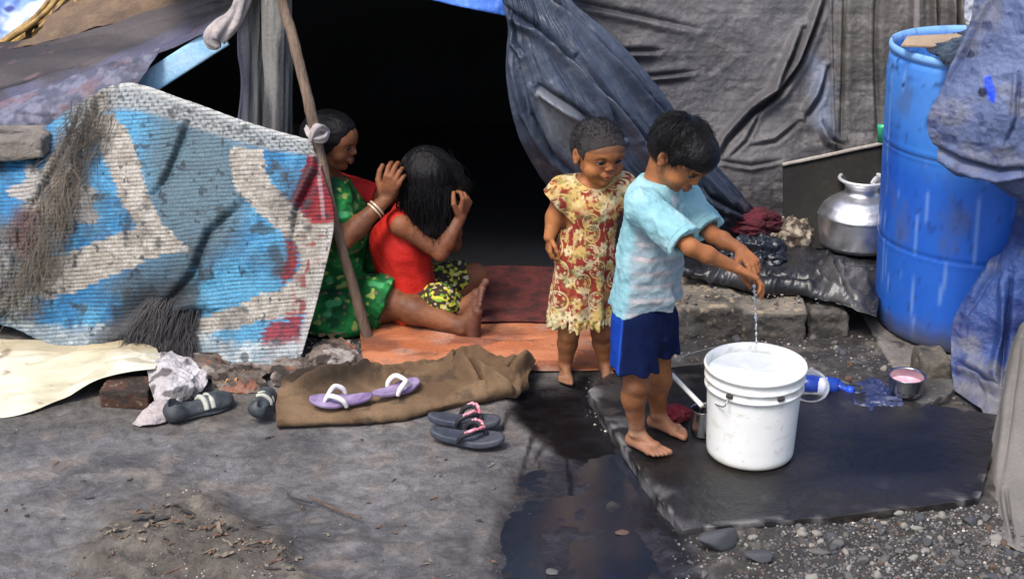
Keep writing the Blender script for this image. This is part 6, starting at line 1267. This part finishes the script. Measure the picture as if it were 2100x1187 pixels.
sole_m = ss(anW[0]+.015, anW[0]+.05, V[:, 0])*ss(.3, .25, V[:, 2])*(V[:, 0] < 1)*ss(4.6, 4.5, V[:, 1]); c = mixc(c, (.13, .06, .045), sole_m*.7)
ob('body', V, F, m_skin, parent=wom, col=c); eyes(wom, fh, RW, HW, A(1, 0, -.1))
s = SDF(.0026); s.ell(fh(-.05, 0, .15), A(.505, .425, .405)*HW, RW, .01); s.ell(fh(-.28, 0, -.02), A(.27, .33, .30)*HW, RW, .03); s.ell(fh(-.50, 0, -.16), A(.17, .17, .16)*HW, RW, .02)
for e in (-1, 1): s.ell(fh(.02, e*.35, .02), A(.14, .06, .16)*HW, RW, .01)
s.cut(fh(0, 0, -.36), -RW[2], .01); s.ell(fh(.47, 0, -.05), A(.24, .36, .33)*HW, RW, .02, '-')
V, F = s.build(warp=lambda p: .003*fbm(p*A(30, 90, 60), 3, 6)); ob('hair', V, F, m_hair, parent=wom)
V, Fq = sphere(fh(.0, -.42, -.16), .0045, 12, 8); ob('earring', V, Fq, mat('gold', base=(.8, .55, .2), metal=1, rough=.3), parent=wom)
# green sari (torso + skirt), red sleeve, bangles
def saricol(V, seed=0):
    n = fbm(V*22, 3, 4+seed); c = lerp(A(.008, .10, .025), A(.02, .23, .05), ss(-.25, .3, n)[:, None]); c = mixc(c, (.006, .035, .02), ss(.05, .3, fbm(V*14, 3, 5+seed))*.8)
    fl = vn(V*52, 9+seed); c = mixc(c, (.35, .42, .10), ss(.45, .65, fl)*.85); c = mixc(c, (.35, .10, .12), ss(.55, .7, vn(V*60, 12+seed))*.6); return mixc(c, (.10, .45, .18), ss(.4, .6, vn(V*36, 22+seed))*.6)
m_sari = mat('green_print_cloth', attr=True, rough=.7, namt=.15, fine=120, bump=.3, bscale=100, spec=.2)
s = SDF(.003); s.ec(pelW, chW, LW, (.15, .125), (.13, .105), .04); s.ec(chW, nkW+A(0, 0, -.055), LW, (.13, .105), (.105, .07), .04); s.rc(nkW+A(0, 0, -.05), sN+A(0, 0, .0), .055, .056, .03); s.rc(sN, sN+(eN-sN)*.45, .054, .050, .02)
s.ell(nkW+A(.02, -.01, .03), A(.06, .06, .055), None, .005, '-')
V, F = s.build(warp=lambda p: -.006*fbm(p*A(9, 9, 26)@np.array([[.8, 0, .6], [0, 1, 0], [-.6, 0, .8]]), 3, 5, True)); ob('sari_top', V, F, m_sari, parent=wom, col=saricol(V))
s = SDF(.003); s.ec(pelW+A(-.02, 0, -.02), pelW+A(.02, 0, .05), LW, (.17, .15), (.16, .13), .04); s.rc(pelW+A(.02, -.07, -.01), kW+A(-.02, 0, .002), .115, .085, .05); s.rc(kW+A(-.02, 0, .002), P(786, 622, YW-.09), .085, .078, .02); s.rc(pelW+A(.02, .08, .0), kW2, .115, .085, .05)
s.ell(G(690, 650, .03), A(.12, .12, .06), None, .05); s.rc(kW2, P(800, 590, YW+.05), .08, .07, .02)
s.cut(P(797, 615, YW-.10), nz(A(.93, -.2, -.25)), .004); s.fn(lambda p: p[..., 2]-.012, A(-2, 3, -1), A(1, 6, .012), .004, '-'); s.rc(kW+(anW-kW)*.25, kW+(anW-kW)*-.2, .070, .066, .004, '-')
V, F = s.build(warp=lambda p: -.010*fbm(stack3(p[:, 0]*6+p[:, 2]*9, p[:, 1]*7, p[:, 2]*3-p[:, 0]*3), 3, 6, True)-.003*fbm(p*30, 2, 3)); ob('sari_skirt', V, F, m_sari, parent=wom, col=saricol(V, 3))
s = SDF(.003); m2 = sF+(eF-sF)*.90; s.rc(sF+A(-.03, 0, 0), m2+(m2-sF)*.1, .056, .047, .03); s.cut(m2, nz(eF-sF), .003); s.rc(m2-(m2-sF)*.2, m2+(m2-sF)*.4, .036, .040, .003, '-')
V, F = s.build(warp=lambda p: -.003*fbm(p*A(20, 20, 30), 3, 6, True)); ob('blouse_sleeve', V, F, mat('scarlet_cloth', base=(.55, .012, .010), base2=(.36, .008, .008), nscale=14, rough=.75, namt=.2, bump=.3), parent=wom)
for t_ in (.72, .78):
    q = eN+(wN-eN)*t_; d = nz(wN-eN); R_, o_ = frame(q, np.cross(d, A(0, 1, 0)), d); a = np.linspace(0, 2*math.pi, 25)[:-1]; V, Fq = tube([(A(math.cos(x), math.sin(x), 0)*.0275)@R_+o_ for x in np.linspace(0, 2*math.pi, 33)], .0035, 8); ob('bangle', V, Fq, mat('pale_gold', base=(.75, .58, .40), rough=.3, metal=.4) if t_ == .72 else bpy.data.materials['pale_gold'], parent=wom)

# ---------------------------------------------------------------- the girl
YG = 4.30; girl = empty('person', G(850, 650, .0), 'long haired girl in a red sleeveless top sitting cross legged before the woman', 'person')
hc = P(878, 362, YG+.02); HG = .178; RG = basis(nz(A(.80, .15, -.60)), nz(A(.55, .05, .80))); FG = nz(A(.96, .28, 0)); LG = np.cross(A(0, 0, 1), FG)
pelG = P(842, 608, YG+.05); chG = P(820, 500, YG+.04); nkG = P(840, 430, YG+.04); sN = P(822, 462, YG-.06); sF = P(862, 440, YG+.15)
eN, wN = P(903, 518, YG-.07), P(945, 446, YG-.05); eF, wF = P(930, 500, YG+.16), P(930, 418, YG+.10)
s = SDF(.0024); s.ec(pelG, chG, LG, (.092, .075), (.082, .065), .04); s.ec(chG, nkG+A(0, 0, -.03), LG, (.082, .065), (.075, .05), .04); s.rc(nkG, hc+A(-.02, 0, -.04), .034, .036, .03)
fh = head(s, hc, RG, HG)
for a, b, c_ in ((sN, eN, wN), (sF, eF, wF)):
    s.rc(nkG+A(0, 0, -.02), a, .034, .034, .03); s.rc(a, b, .033, .025, .015); s.rc(b, b+(c_-b)*.3, .026, .026, .01); s.rc(b+(c_-b)*.3, c_, .026, .017, .015)
hand(s, wN, P(958, 408, YG-.04)-wN, A(.9, -.4, .2), A(-.5, -.6, .5), .118, (.9, 1.0, .6), .04, .5); hand(s, wF, P(922, 375, YG+.06)-wF, A(.4, .8, .2), A(-.3, -.6, .5), .118, (.5, .7, .5), .08, .4)
kN = P(972, 568, YG+.18); aN = P(925, 622, YG+.10); kF = P(914, 622, YG-.05); aF = P(955, 640, YG+.06)
s.rc(pelG+A(.03, .05, .0), kN, .066, .045, .02); s.rc(kN, aN, .042, .026, .02); s.rc(pelG+A(.03, -.05, -.01), kF+A(-.01, 0, 0), .064, .046, .02); s.rc(kF, aF, .042, .027, .02)
foot(s, aN, A(.6, -.5, -.2), A(-.3, .2, .9), A(.5, .5, 0), .15, .025); foot(s, aF, A(.55, .5, .1), A(-.3, .2, 1), A(0, -.4, .5), .15, .025)
V, F = s.build(warp=lambda p: .0006*fbm(p*50, 2, 3)); ob('body', V, F, m_skin, parent=girl, col=skincol(V, (.24, .088, .038), (.16, .058, .028), 11))
s = SDF(.0024)
for a, b, wa, wb in ((pelG+A(-.005, 0, -.05), chG, (.118, .102), (.102, .086)), (chG, nkG+A(0, 0, -.035), (.102, .086), (.080, .058))): s.ec(a, b, LG, wa, wb, .04)
s.rc(nkG+A(-.01, 0, -.02), sN+A(-.006, .012, .004), .040, .036, .02); s.rc(nkG+A(-.01, 0, -.02), sF+A(-.006, -.012, .004), .040, .036, .02)
s.ell(pelG+A(.015, -.06, -.01), A(.07, .07, .045), None, .04); s.fn(lambda p: p[..., 2]-.02, A(-2, 3, -1), A(1, 6, .02), .004, '-'); s.rc(sN+A(.02, -.02, -.03), sN+A(.035, -.055, -.02), .030, .034, .006, '-')
s.ell(nkG+A(.01, 0, .035), A(.05, .05, .045), None, .005, '-')
V, F = s.build(warp=lambda p: -.006*fbm(stack3(p[:, 0]*16+p[:, 2]*7, p[:, 1]*10, p[:, 2]*7), 3, 6, True)-.003*np.sin((p@nz(A(.9, 0, .35)))*110)*ss(.30, .12, p[:, 2]))
c = lerp(A(.62, .018, .008), A(.48, .010, .006), ss(-.3, .3, fbm(V*9, 3, 3))[:, None]); c = mixc(c, (.7, .12, .01), ss(.085, .05, V[:, 2])*.35)
ob('top', V, F, mat('red_cotton', attr=True, rough=.75, namt=.12, fine=120, bump=.3, bscale=120), parent=girl, col=c)
s = SDF(.0024); s.rc(pelG+A(.02, .05, .0), kN+A(-.028, .0, .002), .082, .058, .02); s.rc(pelG+A(.03, -.05, -.02), kF+A(-.020, .0, .002), .080, .060, .02); s.cut(kN+A(-.015, 0, 0), nz(A(1, .1, .3)), .003); s.rc(kF+A(-.02, 0, .002), kF+(aF-kF)*.45+A(0, 0, .002), .058, .046, .02)
s.fn(lambda p: p[..., 2]-.014, A(-2, 3, -1), A(1, 6, .014), .004, '-')
V, F = s.build(warp=lambda p: -.004*fbm(p*18, 3, 6, True)); c = np.tile(A(.035, .018, .008), (len(V), 1)); c = mixc(c, (.55, .50, .05), ss(.15, .3, vn(V*80, 3))); c = mixc(c, (.62, .55, .35), ss(.45, .6, vn(V*74, 7))*.9); c = mixc(c, (.15, .35, .03), ss(.35, .5, vn(V*84, 9))*.9)
ob('trousers', V, F, mat('yellow_print_cotton', attr=True, rough=.8, namt=.15, fine=120, bump=.3, bscale=120), parent=girl, col=c)
# long hair falling forward over the face
s = SDF(.0026); s.ell(fh(-.065, 0, .14), A(.475, .405, .385)*HG, RG, .01); tip = P(893, 505, YG-.03)
s.ec(hc+A(.0, -.02, .01), P(888, 470, YG-.04), A(1, .25, 0), (.078, .07), (.060, .032), .03); s.ec(P(888, 470, YG-.04), tip, A(1, .2, 0), (.060, .032), (.034, .014), .02)
V, F = s.build(warp=lambda p: .004*fbm(stack3(p[:, 0]*90, p[:, 1]*90, p[:, 2]*10), 3, 6)); ob('hair', V, F, m_hair, parent=girl)
def groots(rg):
    a = rg.uniform(-math.pi, math.pi); e = 1.3*math.sqrt(rg.random()); d = A(math.cos(a)*math.sin(e), math.sin(a)*math.sin(e), math.cos(e)); q = hc+d*A(.088, .082, .082)+A(-.002, 0, .018)
    dirx = math.cos(a); x_end = 842+66*(dirx*.5+.5)+rg.normal(0, 8); ydown = 455+75*rg.random()**1.5-.25*abs(x_end-890); Ye = YG-.02+.05*math.sin(a)+rg.normal(0, .012)
    side_ = hc+d*A(1, 1, 0)*.090/max(.3, math.hypot(d[0], d[1]))+A(0, 0, -.01)
    end = P(x_end, ydown, Ye); return [q, (q+side_)/2+A(0, 0, .022), side_, (side_+end)/2+A(rg.normal(0, .012), rg.normal(0, .010), 0), end+(A(rg.normal(.005, .03), rg.normal(0, .02), rg.normal(0, .04)) if rg.random() < .25 else 0)]
strands('hair_strands', 2200, groots, girl, m_hair, .0009, 3, 12)
def gloose(rg):
    q = P(905+rg.normal(0, 14), 330+rg.normal(0, 12), YG-.03); return [q, P(935+rg.normal(0, 8), 345+rg.normal(0, 8), YG-.04), P(950+rg.normal(0, 8), 380, YG-.04), P(948+rg.normal(0, 6), 405, YG-.03)]
strands('loose_strands', 60, gloose, girl, m_hair, .0007, 4, 12)
# ================================================================ light, world, camera
W = bpy.data.worlds.new('World'); sc.world = W; W.use_nodes = True
nt = W.node_tree; bg = nt.nodes['Background']; sky = nt.nodes.new('ShaderNodeTexSky'); sky.sky_type = 'NISHITA'; sky.sun_disc = False
SUN_EL, SUN_AZ = math.radians(58), math.radians(-145)      # azimuth from +Y clockwise: behind and left of the camera
sky.sun_elevation = SUN_EL; sky.sun_rotation = SUN_AZ; sky.air_density = 1.0; sky.dust_density = 3.0
nt.links.new(sky.outputs[0], bg.inputs['Color']); bg.inputs['Strength'].default_value = .09
sl_ = bpy.data.lights.new('sun', 'SUN'); sl_.energy = 1.3; sl_.angle = math.radians(20); sl_.color = (1, .95, .88)
so = bpy.data.objects.new('sun', sl_); link(so)
from mathutils import Vector
dirv = Vector((math.sin(SUN_AZ)*math.cos(SUN_EL), math.cos(SUN_AZ)*math.cos(SUN_EL), math.sin(SUN_EL)))
so.rotation_euler = (dirv).to_track_quat('Z', 'Y').to_euler()
cd = bpy.data.cameras.new('camera'); co = bpy.data.objects.new('camera', cd); link(co); sc.camera = co
cd.sensor_width = 36; cd.lens = FPX/2100*36; cd.clip_end = 500; cd.clip_start = .05
co.location = (0, 0, CAMZ); co.rotation_euler = (math.radians(90)-PITCH, 0, 0)
sc.view_settings.view_transform = 'Standard'; sc.view_settings.look = 'None'; sc.view_settings.gamma = 1; sc.view_settings.exposure = 1.33
for o in bpy.data.objects:
    if '_base' in o: del o['_base']
